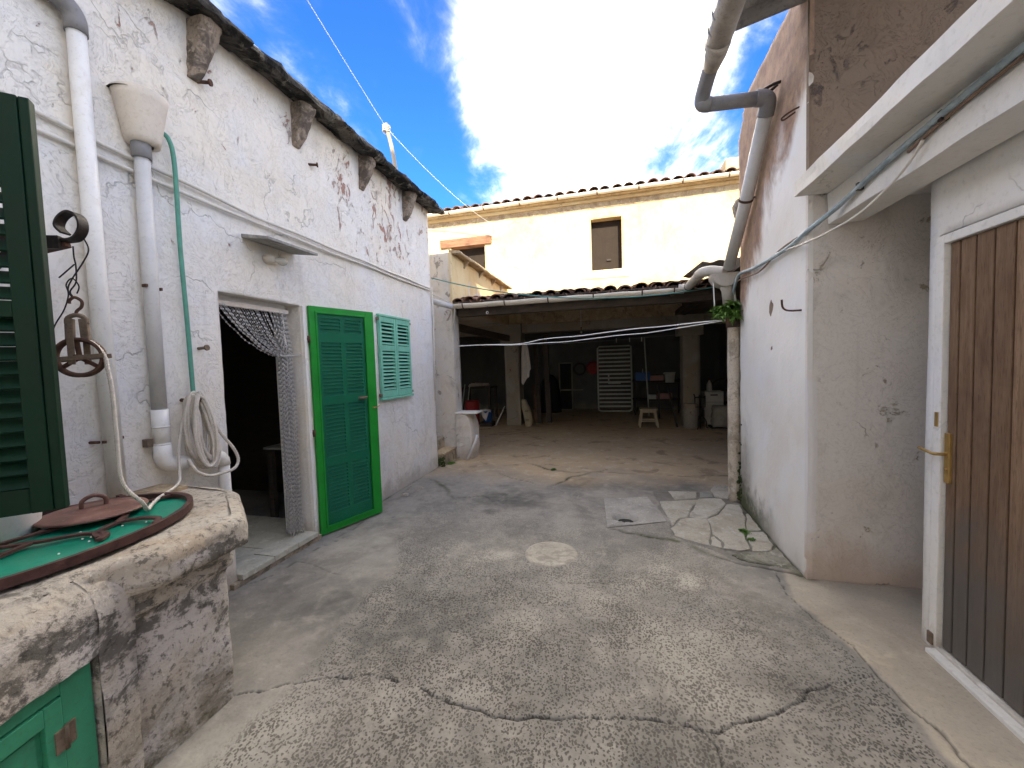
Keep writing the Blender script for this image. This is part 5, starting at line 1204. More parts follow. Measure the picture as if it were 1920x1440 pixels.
MB().tube([PC-pn*.024, PC+pn*.024], .012, 12).build('hub', M['rust'], pw)
for s in (-1, 1):
    o_ = pn*(.021*s)
    MB().bar(PC+o_+pu*.014*s+UP*-.028, PC+o_+pu*.014*s+UP*.11, .022, .005, pn).build('cheek', M['rust_light'], pw, .0015)
    MB().bar(PC+o_*1.25-pu*.088-UP*.010, PC+o_*1.25+pu*.088+UP*.006, .005, .018).build('guard_bar', M['rust_light'], pw, .0015)
for s in (-1, 1): MB().bar(PC+pu*(.024*s)+UP*.068, PC+pu*(.021*s)+UP*.155, .018, .027, pu).build('yoke', M['rust_light'], pw, .004)
MB().tube(smooth_path([PC-pu*.030+UP*.135, PC-pu*.026+UP*.158, PC+UP*.170, PC+pu*.026+UP*.158, PC+pu*.030+UP*.135], 4), .009, 8).build('yoke_top', M['rust_light'], pw)
MB().tube(smooth_path([PC+UP*.165, PC+pu*.003+UP*.185, PC+pu*.018+UP*.202, PC+pu*.020+UP*.225, PC+UP*.240, PC-pu*.016+UP*.228, PC-pu*.018+UP*.215], 5), .0058, 8).build('hook', M['rust'], pw)
top = Vector((-2.06, 1.115, 2.02))
MB().tube(smooth_path([PC+UP*.236, PC-pu*.012+UP*.262, PC+pu*.008+UP*.30, PC+pu*.012+UP*.36, top-UP*.04, top], 6), .0026, 6).build('wire', M['iron_dark'], pw)
MB().tube(smooth_path([PC+UP*.236-pu*.006, PC-pu*.018+UP*.27, PC-pu*.004+UP*.31, PC+pu*.035+UP*.38, PC+pu*.055+UP*.43, PC+pu*.045+UP*.47, (-2.035, 1.122, 2.075)], 6), .0026, 6).build('wire', M['iron_dark'], pw)
MB().tube(smooth_path([PC+pu*.008+UP*.255, PC+pu*.016+UP*.285, PC-pu*.002+UP*.315, PC-pu*.022+UP*.29, PC-pu*.018+UP*.25, PC-pu*.035+UP*.19, PC-pu*.070+UP*.12, PC-pu*.082+UP*.05], 6), .0024, 6).build('wire', M['iron_dark'], pw)
MB().tube([top-UP*.07, top-UP*.125-pu*.05], .0026, 6).build('wire', M['iron_dark'], pw)

rp = thing('rope', 'pale twisted rope from the pulley over the well cover, coiled on a hook', 'rope', (-2.3, 1.5, 1.0))
def rope(path, r, name='strand', pitch=.030):
    P_ = [Vector(p) for p in path]; L = [0]
    for a, b in zip(P_, P_[1:]): L.append(L[-1]+(b-a).length)
    n = max(8, int(L[-1]/.0065)); out = []; j = 0
    for i in range(n+1):
        s = L[-1]*i/n
        while j < len(L)-2 and L[j+1] < s: j += 1
        t = (s-L[j])/max(1e-9, L[j+1]-L[j]); out.append((s, P_[j].lerp(P_[j+1], min(1, t))))
    mb = MB()
    for k in range(3):
        N = None; pts = []
        for i, (s, p) in enumerate(out):
            d = (out[min(i+1, n)][1]-out[max(i-1, 0)][1]).normalized()
            N = d.orthogonal() if N is None else N-d*N.dot(d); N.normalize(); B = d.cross(N); a = 2*math.pi*(s/pitch+k/3); pts.append(p+(N*math.cos(a)+B*math.sin(a))*r*.60)
        mb.tube(pts, r*.50, 6)
    return mb.build(name, M['rope'], rp)
rope(smooth_path([PC-pu*(R_-.006)-UP*.02, PC-pu*(R_-.008)+UP*.02, PC-pu*.042+UP*.058, PC+UP*(R_-.007), PC+pu*.043+UP*.058, PC+pu*(R_-.006)+UP*.012, PC+pu*(R_+.002)-UP*.03, PC+pu*(R_+.012)-UP*.14, PC+pu*(R_+.014)-UP*.32, PC+pu*(R_+.02)-UP*.52, (-1.99, 1.235, .955), (-2.05, 1.29, .90), (-2.13, 1.36, .893), (-2.22, 1.45, .890), (-2.31, 1.56, .885), (-2.38, 1.64, .88), (-2.43, 1.70, .895), (-2.475, 1.735, .96), (-2.50, 1.76, 1.10), (-2.52, 1.82, 1.28), (-2.525, 1.85, 1.36)], 8), .0080, 'hanging_rope')
cp = []; hk = Vector((-2.52, 1.865, 1.345)); rg = random.Random(5)
for k in range(11):
    H = .39+.085*rg.random()+(.02 if k % 3 == 0 else 0); w = .026+.052*rg.random(); lean = -.005+.10*rg.random(); xo = .012+.009*k-.03
    for i in range(14):
        a = 2*math.pi*i/14; s = (1-math.cos(a))/2
        cp.append((hk.x+xo+.012*math.sin(a+k), hk.y+lean*s+w*math.sin(a)*(.75+.5*s)+rg.uniform(-.003, .003), hk.z+.022-H*s+.012*(k % 3)))
cp += [(hk.x+.03, hk.y+.03, hk.z+.02), (hk.x+.03, hk.y+.07, hk.z-.06), (hk.x+.03, hk.y+.14, hk.z-.22), (hk.x+.03, 2.09, 1.0), (hk.x+.03, 2.12, .915), (hk.x+.04, 2.08, .865), (hk.x+.06, 1.98, .862), (hk.x+.08, 1.88, .872), (hk.x+.09, 1.80, .92), (hk.x+.07, 1.77, 1.0)]
rope(smooth_path(cp, 5), .0100, 'coil')
MB().tube([(XL-.02, 1.865, 1.345), (-2.47, 1.87, 1.335), (-2.46, 1.875, 1.36)], .012, 8).build('hook', M['rust'], rp)

# ================================================================== GUTTERS AND PIPES, FAR AND RIGHT
def half_gutter(p, q, r, name, mat, parent, up=Vector((0, 0, 1)), n=10, tk=.006):
    p, q = Vector(p), Vector(q); d = (q-p).normalized(); s = d.cross(up).normalized(); vs = []; fs = []; k = n+1; S_ = max(2, int((q-p).length/.2))
    for i in range(S_+1):
        c = p.lerp(q, i/S_)+up*(.004*math.sin(i*2.1))
        for rr in (r, r-tk):
            for j in range(k): a = math.pi*j/n; vs.append(c+s*rr*math.cos(a)-up*rr*math.sin(a))
    m_ = 2*k
    for i in range(S_):
        a = i*m_; b = a+m_
        for j in range(n): fs += [(a+j, a+j+1, b+j+1, b+j), (a+k+j, b+k+j, b+k+j+1, a+k+j+1)]
        fs += [(a, b, b+k, a+k), (a+n, a+k+n, b+k+n, b+n)]
    for a in (0, S_*m_):
        for j in range(n): fs.append((a+j, a+j+1, a+k+j+1, a+k+j))
    return MB().add(vs, fs, True).build(name, mat, parent)
def ring(c, d, r, w, name, mat, parent, a0=0, a1=2*math.pi, n=20, up=Vector((0, 0, 1))):
    c, d = Vector(c), Vector(d).normalized(); s = d.cross(up)
    if s.length < .01: s = d.cross(Vector((1, 0, 0)))
    s.normalize(); u = s.cross(d); vs = []; fs = []
    for i in range(n+1):
        a = a0+(a1-a0)*i/n; e = s*math.cos(a)+u*math.sin(a)
        for rr, t in ((r, -w/2), (r, w/2), (r+.005, w/2), (r+.005, -w/2)): vs.append(c+e*rr+d*t)
    for i in range(n):
        for j in range(4): fs.append((i*4+j, i*4+(j+1) % 4, (i+1)*4+(j+1) % 4, (i+1)*4+j))
    return MB().add(vs, fs, True).build(name, mat, parent)

g1 = thing('eaves_gutter', 'cream half round gutter along the top eaves of the barn', 'gutter', (0, 9.22, 5.24))
half_gutter((-6, 9.22, 5.245), (4.9, 9.22, 5.245), .062, 'channel', M['gutter'], g1)
for k in range(13): ring((-5.6+k*.88, 9.22, 5.245), (1, 0, 0), .063, .022, 'strap', M['rust'], g1, rad(175), rad(365), 12)
g2 = thing('lower_gutter', 'cream gutter along the front of the low tiled roof, bending round to the hopper', 'gutter', (-.7, 6.0, 2.49))
half_gutter((-2.52, 5.96, 2.47), (.93, 5.96, 2.465), .068, 'channel', M['gutter'], g2)
for x in (-2.3, -1.62, -.95, -.29, .38, .80): ring((x, 5.96, 2.47), (1, 0, 0), .069, .018, 'strap', M['rust'], g2, rad(175), rad(365), 12)
el = smooth_path([(.86, 5.96, 2.47), (.92, 5.95, 2.465), (.965, 5.90, 2.465), (.97, 5.80, 2.465), (.965, 5.4, 2.462), (.96, 5.02, 2.46)], 4)
MB().tube(el, .054, 18).build('bend_pipe', M['pvc_weathered'], g2)
el = smooth_path([(.96, 5.06, 2.46), (.965, 4.94, 2.458), (.99, 4.86, 2.45), (1.04, 4.80, 2.44), (1.14, 4.72, 2.40)], 4)
MB().tube(el, .057, 18).build('bend_pipe', M['pvc_weathered'], g2)
ring((.97, 5.82, 2.465), (0, 1, 0), .055, .02, 'joint', M['iron_dark'], g2); ring((.962, 5.08, 2.46), (0, 1, 0), .058, .03, 'joint', M['pvc_weathered'], g2)
MB().tube([(-1.9, 5.93, 2.41), (-1.9, 5.90, 2.36), (-1.895, 5.90, 2.33)], .004, 6).build('ring_hook', M['iron_dark'], g2); ring((-1.895, 5.90, 2.305), (.2, 1, 0), .016, .006, 'ring_hook', M['pvc_white'], g2)

hq = thing('rain_hopper', 'white rainwater hopper where the gutter bend and the slanting pipe meet', 'hopper', (1.13, 4.62, 2.28))
mb = MB(); vs = []; fs = []; n = 14
for yy in (4.53, 4.70):
    for j in range(n+1): a = math.pi*j/n; vs.append((1.11-.135*math.cos(a), yy, 2.36-.135*math.sin(a)))
for j in range(n): fs.append((j, j+1, n+2+j, n+1+j))
fs += [tuple(range(n+1)), tuple(n+1+j for j in reversed(range(n+1)))]
mb.add(vs, fs).build('bowl', M['pvc_weathered'], hq, .004)
MB().tube([(1.13, 4.62, 2.28), (1.14, 4.62, 2.19), (1.15, 4.62, 2.04)], [.08, .056, .052], 16).build('spout', M['pvc_weathered'], hq)
MB().tube(smooth_path([(1.0, 4.6, 2.33), (1.005, 4.6, 2.24), (1.015, 4.6, 2.0)], 3), .006, 6).build('string', M['line_white'], hq)
MB().tube([(1.19, 4.60, 2.33), (1.21, 4.60, 2.05)], .012, 8).build('bracket_pipe', M['pvc_white'], hq)
ps = thing('downpipe_post', 'stained fibre cement standpipe at the end of the right wall, mossy at its foot', 'downpipe', (1.175, 4.58, 0))
mb = MB(); pts = [(1.185, 4.56, z) for z in np.linspace(-.02, 1.90, 30)]; mb.tube(pts, [.062+random.uniform(-.0015, .0015) for _ in pts], 18); mb.build('pipe', M['post'], ps)
MB().lathe([(.064, 1.80), (.074, 1.805), (.076, 1.90), (.066, 1.905), (.05, 1.90)], 18, (1.185, 4.56, 0)).build('socket', M['terracotta'], ps)
mb = MB(); vs = []; fs = []   # moss swelling between post and wall
for k in range(60):
    z = .02+abs(random.gauss(0, .30)); a = random.uniform(-.5, .4); c = Vector((1.215+random.uniform(-.012, .01), 4.46+random.uniform(-.05, .06), z)); r = random.uniform(.010, .026)*max(.5, 1-z*.5)
    mb.lathe([(0.0, r*.7), (r*.8, r*.3), (r, -r*.4), (r*.5, -r)], 6, tuple(c))
mb.build('moss', M['moss'], ps, kind='stuff')
o = MB().add([(1.13, 4.53, 1.98), (1.27, 4.53, 1.99), (1.25, 4.66, 2.10), (1.15, 4.66, 2.09), (1.14, 4.54, 1.955), (1.26, 4.54, 1.965), (1.25, 4.67, 2.08), (1.15, 4.67, 2.07)], [(0, 1, 2, 3), (4, 7, 6, 5), (0, 4, 5, 1), (1, 5, 6, 2), (2, 6, 7, 3), (3, 7, 4, 0)]).build('broken_tile', M['terracotta'])
tag(o, 'broken terracotta tile wedged above the plant under the hopper', 'tile')

# gutter and slanting pipe on the right house
g3 = thing('roof_gutter', 'grey weathered gutter under the corrugated roof, top right', 'gutter', (.70, 2.0, 3.6))
half_gutter((.70, .4, 3.625), (.70, 3.06, 3.60), .082, 'channel', M['gutter_dirty'], g3)
for y in (1.3, 1.9, 2.25, 2.52, 2.66, 2.80, 2.92): ring((.70, y, 3.612), (0, 1, 0), .083, .026, 'strap', M['pvc_grey'], g3, rad(175), rad(365), 12)
MB().tube([(.70, 3.0, 3.575), (.70, 3.10, 3.565), (.695, 3.20, 3.55)], [.075, .07, .055], 16).build('outlet', M['gutter_dirty'], g3)
sp = thing('slanting_downpipe', 'grey downpipe that crosses to the right wall and slants down to the hopper', 'downpipe', (1.15, 3.5, 3.4))
MB().tube(smooth_path([(.695, 3.16, 3.56), (.69, 3.28, 3.545), (.685, 3.38, 3.52), (.68, 3.44, 3.48), (.69, 3.455, 3.45), (.74, 3.46, 3.442)], 4), .054, 16).build('elbow', M['pvc_grey'], sp)
MB().tube([(.71, 3.46, 3.443), (1.10, 3.47, 3.425)], .050, 18).build('pipe', M['pvc_grey'], sp)
MB().tube(smooth_path([(1.05, 3.465, 3.427), (1.10, 3.47, 3.425), (1.135, 3.48, 3.41), (1.145, 3.51, 3.38), (1.145, 3.55, 3.335)], 4), .058, 18).build('elbow', M['pvc_grey'], sp)
MB().tube([(1.145, 3.53, 3.355), (1.14, 4.05, 2.83), (1.125, 4.50, 2.40)], .052, 18).build('pipe', M['pvc_lightgrey'], sp)
ring((1.14, 4.0, 2.88), (0, .7, -.7), .054, .02, 'clip', M['rust'], sp); MB().tube([(1.16, 4.0, 2.88), (1.24, 4.0, 2.9)], .008, 6).build('clip', M['rust'], sp)
MB().tube([(1.185, 3.60, 3.35), (1.19, 4.0, 2.93), (1.17, 4.48, 2.42)], .010, 6).build('cable', M['cable_white'], sp)
# hooks on the right wall
hk1 = MB(); hk1.tube(smooth_path([(1.24, 3.43, 3.50), (1.17, 3.44, 3.495), (1.10, 3.45, 3.47), (1.075, 3.45, 3.445), (1.10, 3.45, 3.425), (1.15, 3.445, 3.455), (1.19, 3.44, 3.485)], 4), .011, 7); o = hk1.build('wall_hook', M['iron_dark']); tag(o, 'thick black iron eye hook high on the right wall above the pipe elbow', 'hook')
hk2 = MB(); hk2.tube(smooth_path([(1.23, 3.13, 3.145), (1.17, 3.15, 3.13), (1.12, 3.16, 3.10), (1.13, 3.16, 3.085), (1.19, 3.14, 3.115)], 4), .006, 6); o = hk2.build('wall_hook', M['rust']); tag(o, 'thin wire loop in the right wall, right of the slanting pipe elbow', 'hook')
hk3 = MB(); hk3.tube(smooth_path([(1.23, 3.11, 1.80), (1.16, 3.15, 1.805), (1.13, 3.17, 1.83), (1.125, 3.175, 1.885)], 4), .007, 6); o = hk3.build('wall_hook', M['rust']); tag(o, 'bent rusty hook low on the white right wall', 'hook')

# cables under the canopy
cbl = thing('cable_run', 'blue grey cable sleeve running under the canopy beam to the hopper, with thin wires', 'cable', (1.25, 3, 2.3))
MB().tube(smooth_path([(1.19, 4.62, 2.12), (1.185, 4.52, 2.22), (1.185, 4.36, 2.30), (1.185, 3.9, 2.265), (1.185, 3.26, 2.25), (1.20, 2.99, 2.285), (1.285, 2.80, 2.365), (1.292, 2.4, 2.42), (1.292, 1.73, 2.465), (1.292, 1.0, 2.47)], 6), .0145, 10).build('sleeve', M['cable_blue'], cbl)
MB().tube(smooth_path([(1.19, 4.45, 2.25), (1.18, 4.2, 2.235), (1.185, 3.8, 2.21), (1.185, 3.4, 2.27), (1.19, 3.1, 2.28)], 6), .007, 7).build('wire', M['cable_brown'], cbl)
MB().tube(smooth_path([(1.30, 2.25, 2.40), (1.302, 1.9, 2.44), (1.302, 1.0, 2.46)], 6), .008, 7).build('wire', M['cable_brown'], cbl)
MB().tube(smooth_path([(1.18, 3.5, 2.27), (1.18, 3.2, 2.235), (1.17, 2.98, 2.205), (1.20, 2.75, 2.20), (1.25, 2.5, 2.23), (1.29, 2.28, 2.32), (1.292, 2.15, 2.40)], 6), .0065, 7).build('wire', M['cable_white'], cbl)
for y, z in ((2.62, 2.40), (2.05, 2.445)): MB().cbox((1.30, y, z), (.03, .02, .04)).build('clip', M['iron_dark'], cbl)

# ================================================================== PLANT AND WEEDS
def plant(name, c, n_st, spread, leaf, label, cat, seed, droop=.5, mat='leaf'):
    r = random.Random(seed); t = thing(name, label, cat, c); c = Vector(c); sm = MB(); lf = MB()
    for k in range(n_st):
        a = r.uniform(0, 2*math.pi); L = spread*r.uniform(.5, 1.1); d = Vector((math.cos(a), math.sin(a), r.uniform(-.3, 1.0))).normalized()
        pts = [c+d*L*s+Vector((0, 0, -droop*L*s*s)) for s in np.linspace(0, 1, 6)]
        sm.tube(pts, .0022 if spread > .08 else .001, 4)
        for i in range(1, 6):
            for q in range(3):
                b = r.uniform(0, 2*math.pi); ld_ = (d*.5+Vector((math.cos(b), math.sin(b), r.uniform(-.5, .4)))).normalized(); l_ = leaf*r.uniform(.6, 1.3); w_ = l_*.17; s_ = ld_.cross(Vector((r.uniform(-.3, .3), r.uniform(-.3, .3), 1))).normalized(); p = pts[i]
                u_ = s_.cross(ld_)*l_*.12
                lf.add([p, p+ld_*l_*.4+s_*w_+u_, p+ld_*l_*.45, p+ld_*l_*.4-s_*w_+u_, p+ld_*l_-u_*2], [(0, 1, 2), (0, 2, 3), (2, 1, 4), (2, 4, 3)])
    sm.build('stem', M[mat], t); lf.build('foliage', M[mat], t, kind='stuff'); return t
plant('wall_plant', (1.135, 4.55, 1.97), 54, .165, .085, 'leafy green plant growing on top of the standpipe by the clothesline', 'plant', 4, .35)
plant('weed', (1.03, 3.70, .01), 9, .05, .032, 'small weed with the most leaves in the flagstone joint by the right wall', 'weed', 8)
plant('weed', (1.045, 3.56, .01), 6, .035, .026, 'tiny weed in the flagstone joint, nearer the viewer than the bushier one', 'weed', 9)
plant('weed', (-2.47, 5.62, .01), 14, .06, .035, 'green weed tuft at the foot of the mossy step by the left house', 'weed', 10)
plant('weed', (-.86, 5.47, .01), 8, .05, .03, 'low weed in the joint where the earthy shed floor begins', 'weed', 11, .8)
ms = MB()
for k in range(70):
    p = (random.uniform(-2.62, -2.47), 5.44+random.uniform(-.01, .01)+.5*max(0, random.random()-.6), random.uniform(.0, .14)); r_ = random.uniform(.008, .02)
    ms.lathe([(0, r_*.6), (r_*.8, r_*.2), (r_, -r_*.5)], 6, (random.uniform(-2.60, -2.50), 5.45, p[2]))
o = ms.build('moss_patch', M['moss']); tag(o, kind='stuff', label='dark moss on the front of the lowest step', cat='moss')

# ================================================================== LINES, CABLES, POLE
def line(name, pts, r, mat, label, cat, grp=None, n=7):
    o = MB().tube(smooth_path(pts, n), r, 6).build(name, M[mat]); return tag(o, label, cat, grp)
def sag(p, q, s, n=8, jit=0, seed=0):
    rr = random.Random(seed); p, q = Vector(p), Vector(q); return [p.lerp(q, i/n)+Vector((0, 0, -s*4*(i/n)*(1-i/n)+(rr.uniform(-jit, jit) if 0 < i < n else 0))) for i in range(n+1)]
A_, B_ = Vector((-2.42, 6.0, 1.825)), Vector((1.15, 4.60, 1.865))
def lp_(t, z): p = A_.lerp(B_, t); return (p.x, p.y, z)
line('clothesline', [lp_(0, 1.82), lp_(.10, 1.812), (lp_(.2, 1.80)), lp_(.28, 1.785), lp_(.34, 1.795), lp_(.42, 1.83), lp_(.55, 1.835), lp_(.63, 1.85), lp_(.74, 1.87), lp_(.83, 1.872), lp_(.92, 1.885), lp_(1, 1.89)], .0056, 'line_white', 'upper white clothesline strung across the shed entrance', 'clothesline')
line('clothesline', [lp_(0, 1.815), lp_(.12, 1.808), (lp_(.22, 1.787)), lp_(.30, 1.775), lp_(.42, 1.775), lp_(.5, 1.772), lp_(.6, 1.79), lp_(.70, 1.808), lp_(.78, 1.812), lp_(.88, 1.845), lp_(1, 1.885)], .0050, 'line_white', 'lower white clothesline strung across the shed entrance', 'clothesline')
line('clothesline', sag((-2.2, 9.1, 1.93), (1.5, 9.1, 2.02), .03, 8), .0045, 'line_grey', 'dim clothesline inside the shed behind the white ones', 'clothesline')
pg = MB()
for x in (.02, .30, .55): pg.box((x, 9.09, 1.90), (x+.018, 9.11, 1.99))
o = pg.build('clothes_peg', M['plastic_white']); tag(o, 'row of pale pegs left on the dim clothesline in the shed', 'clothes peg')
line('overhead_cable', sag((XL+.03, 5.40, 2.79), (1.35, 5.85, 2.44), .22, 12), .0085, 'cable_green', 'green cable sagging from the left house in front of the gutter', 'cable')
ph = thing('roof_pole', 'weathered pole with a wire wrapped insulator rising behind the left cornice', 'pole', (-2.85, 5.0, 3.9))
MB().tube(smooth_path([(-2.81, 5.0, 3.9), (-2.84, 5.0, 4.2), (-2.885, 5.0, 4.5), (-2.94, 5.0, 4.73)], 5), [.026]*5*3+[.025], 12).build('shaft', M['pole_wood'], ph)
MB().lathe([(.02, -.05), (.05, -.03), (.03, 0), (.055, .03), (.025, .06), (.02, .07)], 12, (-2.95, 5.0, 4.75)).build('insulator', M['bracket'], ph)
for k in range(4): MB().tube([(-2.95+.05*math.cos(a), 5+.05*math.sin(a), 4.71+k*.022+.01*math.sin(a*2)) for a in np.linspace(0, 6.2, 12)], .006, 5).build('wire_wrap', M['cable_white'], ph)
line('overhead_wire', sag((-2.95, 5.0, 4.76), (-1.6, -1.0, 4.7), .05, 10), .0038, 'line_white', 'pale wire running from the roof pole overhead towards the viewer', 'wire')
line('overhead_wire', sag((-2.90, 5.0, 4.70), (-2.75, 9.46, 4.85), .12, 10), .0038, 'line_white', 'pale wire sagging from the roof pole to the barn wall', 'wire')
line('wall_wire', [(-4.6, 9.46, 5.0), (-3.9, 9.46, 4.88), (-3.2, 9.42, 4.74), (-2.8, 9.40, 4.62), (-2.70, 9.44, 4.60)], .007, 'line_white', 'pale wire clipped across the timber lintel on the barn', 'wire')

# ================================================================== THINGS IN THE SHED
tw = thing('towel', 'pale towel hanging from the clothesline in front of the left shed column', 'towel', (-2.0, 8.6, 1.8))
# cloth hung over the dim line with folds
mb = MB(); vs = []; fs = []; nu, nv = 14, 16
for i in range(nu+1):
    for j in range(nv+1):
        u, v = i/nu, j/nv; wd = .10+.13*v**.6; ln = .93-.28*abs(u-.12)**1.0-.12*(u > .8); fold = .018*math.sin(u*22)*(1-.3*v)
        vs.append((-2.04+wd*(u-.5)+.02*v, 9.09+fold, 1.945-ln*v*(1+.02*math.sin(u*9))))
for i in range(nu):
    for j in range(nv): a = i*(nv+1)+j; fs.append((a, a+nv+1, a+nv+2, a+1))
me_ = mb.add(vs, fs, True).build('cloth', M['cloth'], tw); me_.modifiers.new('thick', 'SOLIDIFY').thickness = .006

sb = thing('stool', 'pale wooden four legged stool standing on the shed floor', 'stool', (.69, 9.35, 0))
SX, SY = .69, 9.35
MB().box((SX-.19, SY-.16, .385), (SX+.19, SY+.16, .415)).build('seat', M['stool_wood'], sb, .006)
for sx in (-1, 1):
    for sy in (-1, 1): MB().bar((SX+sx*.135, SY+sy*.11, .385), (SX+sx*.19, SY+sy*.155, 0), .042, .042, (0, 1, 0)).build('leg', M['stool_wood'], sb, .004)
for sy in (-1, 1):
    MB().box((SX-.13, SY+sy*.112-.01, .33), (SX+.13, SY+sy*.112+.01, .385)).build('apron', M['stool_wood'], sb); MB().box((SX-.16, SY+sy*.14-.01, .13), (SX+.16, SY+sy*.14+.01, .16)).build('stretcher', M['stool_wood'], sb)
for sx in (-1, 1): MB().box((SX+sx*.165-.01, SY-.13, .17), (SX+sx*.165+.01, SY+.13, .20)).build('stretcher', M['stool_wood'], sb)

bf = thing('bed_frame', 'slatted metal bed frame stood upright against the back of the shed', 'bed frame', (-.03, 11.9, 0))
bx0, bx1, bz0, bz1 = -.51, .45, .03, 1.93; YF = 12.0
lean = lambda z: YF+.16*z/1.9
out = [(bx0+.09, bz0), (bx1-.09, bz0), (bx1-.02, bz0+.03), (bx1, bz0+.10), (bx1, bz1-.02), (bx1-.05, bz1), (bx0+.05, bz1), (bx0, bz1-.05), (bx0, bz0+.10), (bx0+.02, bz0+.03)]
MB().tube([(x, lean(z), z) for x, z in out], .024, 8, closed=True).build('tube_frame', M['metal_frame'], bf)
for k in range(15):
    z = .17+k*.118; MB().box((bx0+.03, lean(z)-.012, z-.024), (bx1-.03, lean(z)+.004, z+.024)).build('slat', M['metal_frame'], bf)
MB().box((-.22, lean(.86)-.03, .83), (.14, lean(.86)-.014, .89)).build('bracket', M['metal_frame'], bf)
for z in (.95, 1.06): MB().box((-.22, lean(z)-.02, z-.03), (-.18, lean(z)-.012, z+.03)).build('bracket', M['metal_frame'], bf)

sh2 = thing('work_shelf', 'dark shelf rack against the back of the shed right of the bed frame', 'shelf', (.95, 11.6, 0))
for z in (.92, .42): MB().box((.45, 11.3, z-.02), (1.72, 11.8, z+.01)).build('board', M['dark_wood'], sh2)
for x, y in ((.5, 11.32), (1.67, 11.32), (.5, 11.78), (1.67, 11.78)): MB().cbox((x, y, .48), (.035, .035, .96)).build('post', M['iron_dark'], sh2)
MB().tube([(.85, 11.25, 0), (.76, 11.3, 2.1)], .018, 8).build('pole', M['metal_frame'], sh2)
cr_ = thing('blue_crate', 'blue plastic crate on the shelf beside the bed frame', 'crate', (.70, 11.5, .93))
cm = MB(); cm.box((.52, 11.35, .935), (.90, 11.37, 1.15)); cm.box((.52, 11.63, .935), (.90, 11.65, 1.15)); cm.box((.52, 11.37, .935), (.54, 11.63, 1.15)); cm.box((.88, 11.37, .935), (.90, 11.63, 1.15)); cm.box((.54, 11.37, .935), (.88, 11.63, .95)); cm.build('body', M['plastic_blue'], cr_)
MB().tube([(.71, 11.36, 1.15), (.71, 11.36, 1.26)], .01, 6).build('handle', M['metal_frame'], cr_)
bu = thing('white_bucket', 'white plastic bucket standing on the upper shelf near the right column', 'bucket', (1.30, 10.6, .93))
MB().lathe([(.001, .002), (.105, .002), (.128, .24), (.136, .24), (.136, .26), (.124, .26), (.10, .015), (.001, .012)], 24, (1.33, 10.8, .905)).build('body', M['plastic_white'], bu)
MB().cbox((1.19, 10.78, 1.14), (.03, .05, .03)).build('ear', M['plastic_white'], bu)
MB().box((1.0, 10.62, .88), (1.62, 11.0, .902)).build('shelf_board', M['dark_wood'], sh2)
MB().cbox((1.05, 10.65, .44), (.04, .04, .88)).build('post', M['iron_dark'], sh2); MB().cbox((1.58, 10.65, .44), (.04, .04, .88)).build('post', M['iron_dark'], sh2)
o = MB().box((.90, 11.35, .932), (1.24, 11.6, 1.06)).build('pink_carton', M['pink'], None, .006); tag(o, 'pinkish carton on the upper shelf beside the blue crate', 'carton')
bx = thing('low_carton', 'pink and white cartons side by side on the lower shelf', 'carton', (1.1, 11.4, .43)); MB().box((.86, 11.33, .432), (1.05, 11.6, .54)).build('white_carton', M['plastic_white'], bx, .006); MB().box((1.08, 11.33, .432), (1.45, 11.6, .58)).build('pink_carton', M['pink'], bx, .006)
o = MB().bar((1.13, 9.55, .92), (1.29, 9.32, 0), .10, .03, (1, 0, 0)).build('leaning_plank', M['dark_wood']); tag(o, 'dark plank leaning between the shelf and the right column', 'plank')

ir = thing('iron_stand', 'black iron stand with curled feet in front of the right column', 'stand', (1.72, 9.15, 0))
IX, IY = 1.72, 9.15
MB().tube([(IX, IY, .0), (IX, IY, .72)], .014, 8).build('stem', M['iron_dark'], ir)
MB().tube([(IX-.10, IY, .70), (IX-.10, IY, .46), (IX+.10, IY, .46), (IX+.10, IY, .70), (IX+.10, IY, .68), (IX-.11, IY, .66)], .012, 7).build('cradle', M['iron_dark'], ir)
for a in (0, 2.1, 4.2):
    d = Vector((math.cos(a), math.sin(a), 0)); c = Vector((IX, IY, 0)); MB().tube(smooth_path([c+Vector((0, 0, .26)), c+d*.06+Vector((0, 0, .25)), c+d*.12+Vector((0, 0, .15)), c+d*.12+Vector((0, 0, .04)), c+d*.16+Vector((0, 0, .01))], 4), .011, 7).build('foot', M['iron_dark'], ir)
MB().tube([(IX-.12, IY, .74), (IX-.09, IY, .66)], .012, 6).build('cradle', M['iron_dark'], ir)
cab = thing('drawer_box', 'white box with a slot handle behind the bundle, right of the iron stand', 'box', (2.15, 9.9, 0))
MB().box((1.93, 9.75, 0), (2.32, 10.1, .74)).build('body', M['plastic_white'], cab, .008); MB().box((2.05, 9.742, .65), (2.20, 9.752, .675)).build('slot', M['dark'], cab); MB().box((1.94, 9.745, .50), (2.31, 9.752, .505)).build('seam', M['dark'], cab)
bt = thing('bottle', 'plastic bottle standing on the white box', 'bottle', (2.06, 9.9, .74)); MB().lathe([(.001, .0), (.055, .0), (.058, .02), (.058, .16), (.035, .20), (.018, .23), (.018, .25), (.001, .25)], 16, (2.06, 9.9, .742)).build('body', M['cable_white'], bt); MB().lathe([(.02, .248), (.02, .275), (.001, .276)], 12, (2.06, 9.9, .742)).build('cap', M['plastic_red'], bt)
mb = MB(); vs = []; fs = []; n = 10; 
for i in range(n+1):
    t = i/n
    for j in range(10):
        a = 2*math.pi*j/10; rx = .235*(1+.10*math.sin(j*2.3+i)); ry = .19*(1+.08*math.sin(j*1.7+i*.7)); cc = (abs(math.cos(a))**.5*(1 if math.cos(a) >= 0 else -1), abs(math.sin(a))**.5*(1 if math.sin(a) >= 0 else -1))
        vs.append((2.20+rx*cc[0]*(1-.12*t), 9.30+ry*cc[1]*(1-.1*t), .035+.43*t+.012*math.sin(j*3+i)))
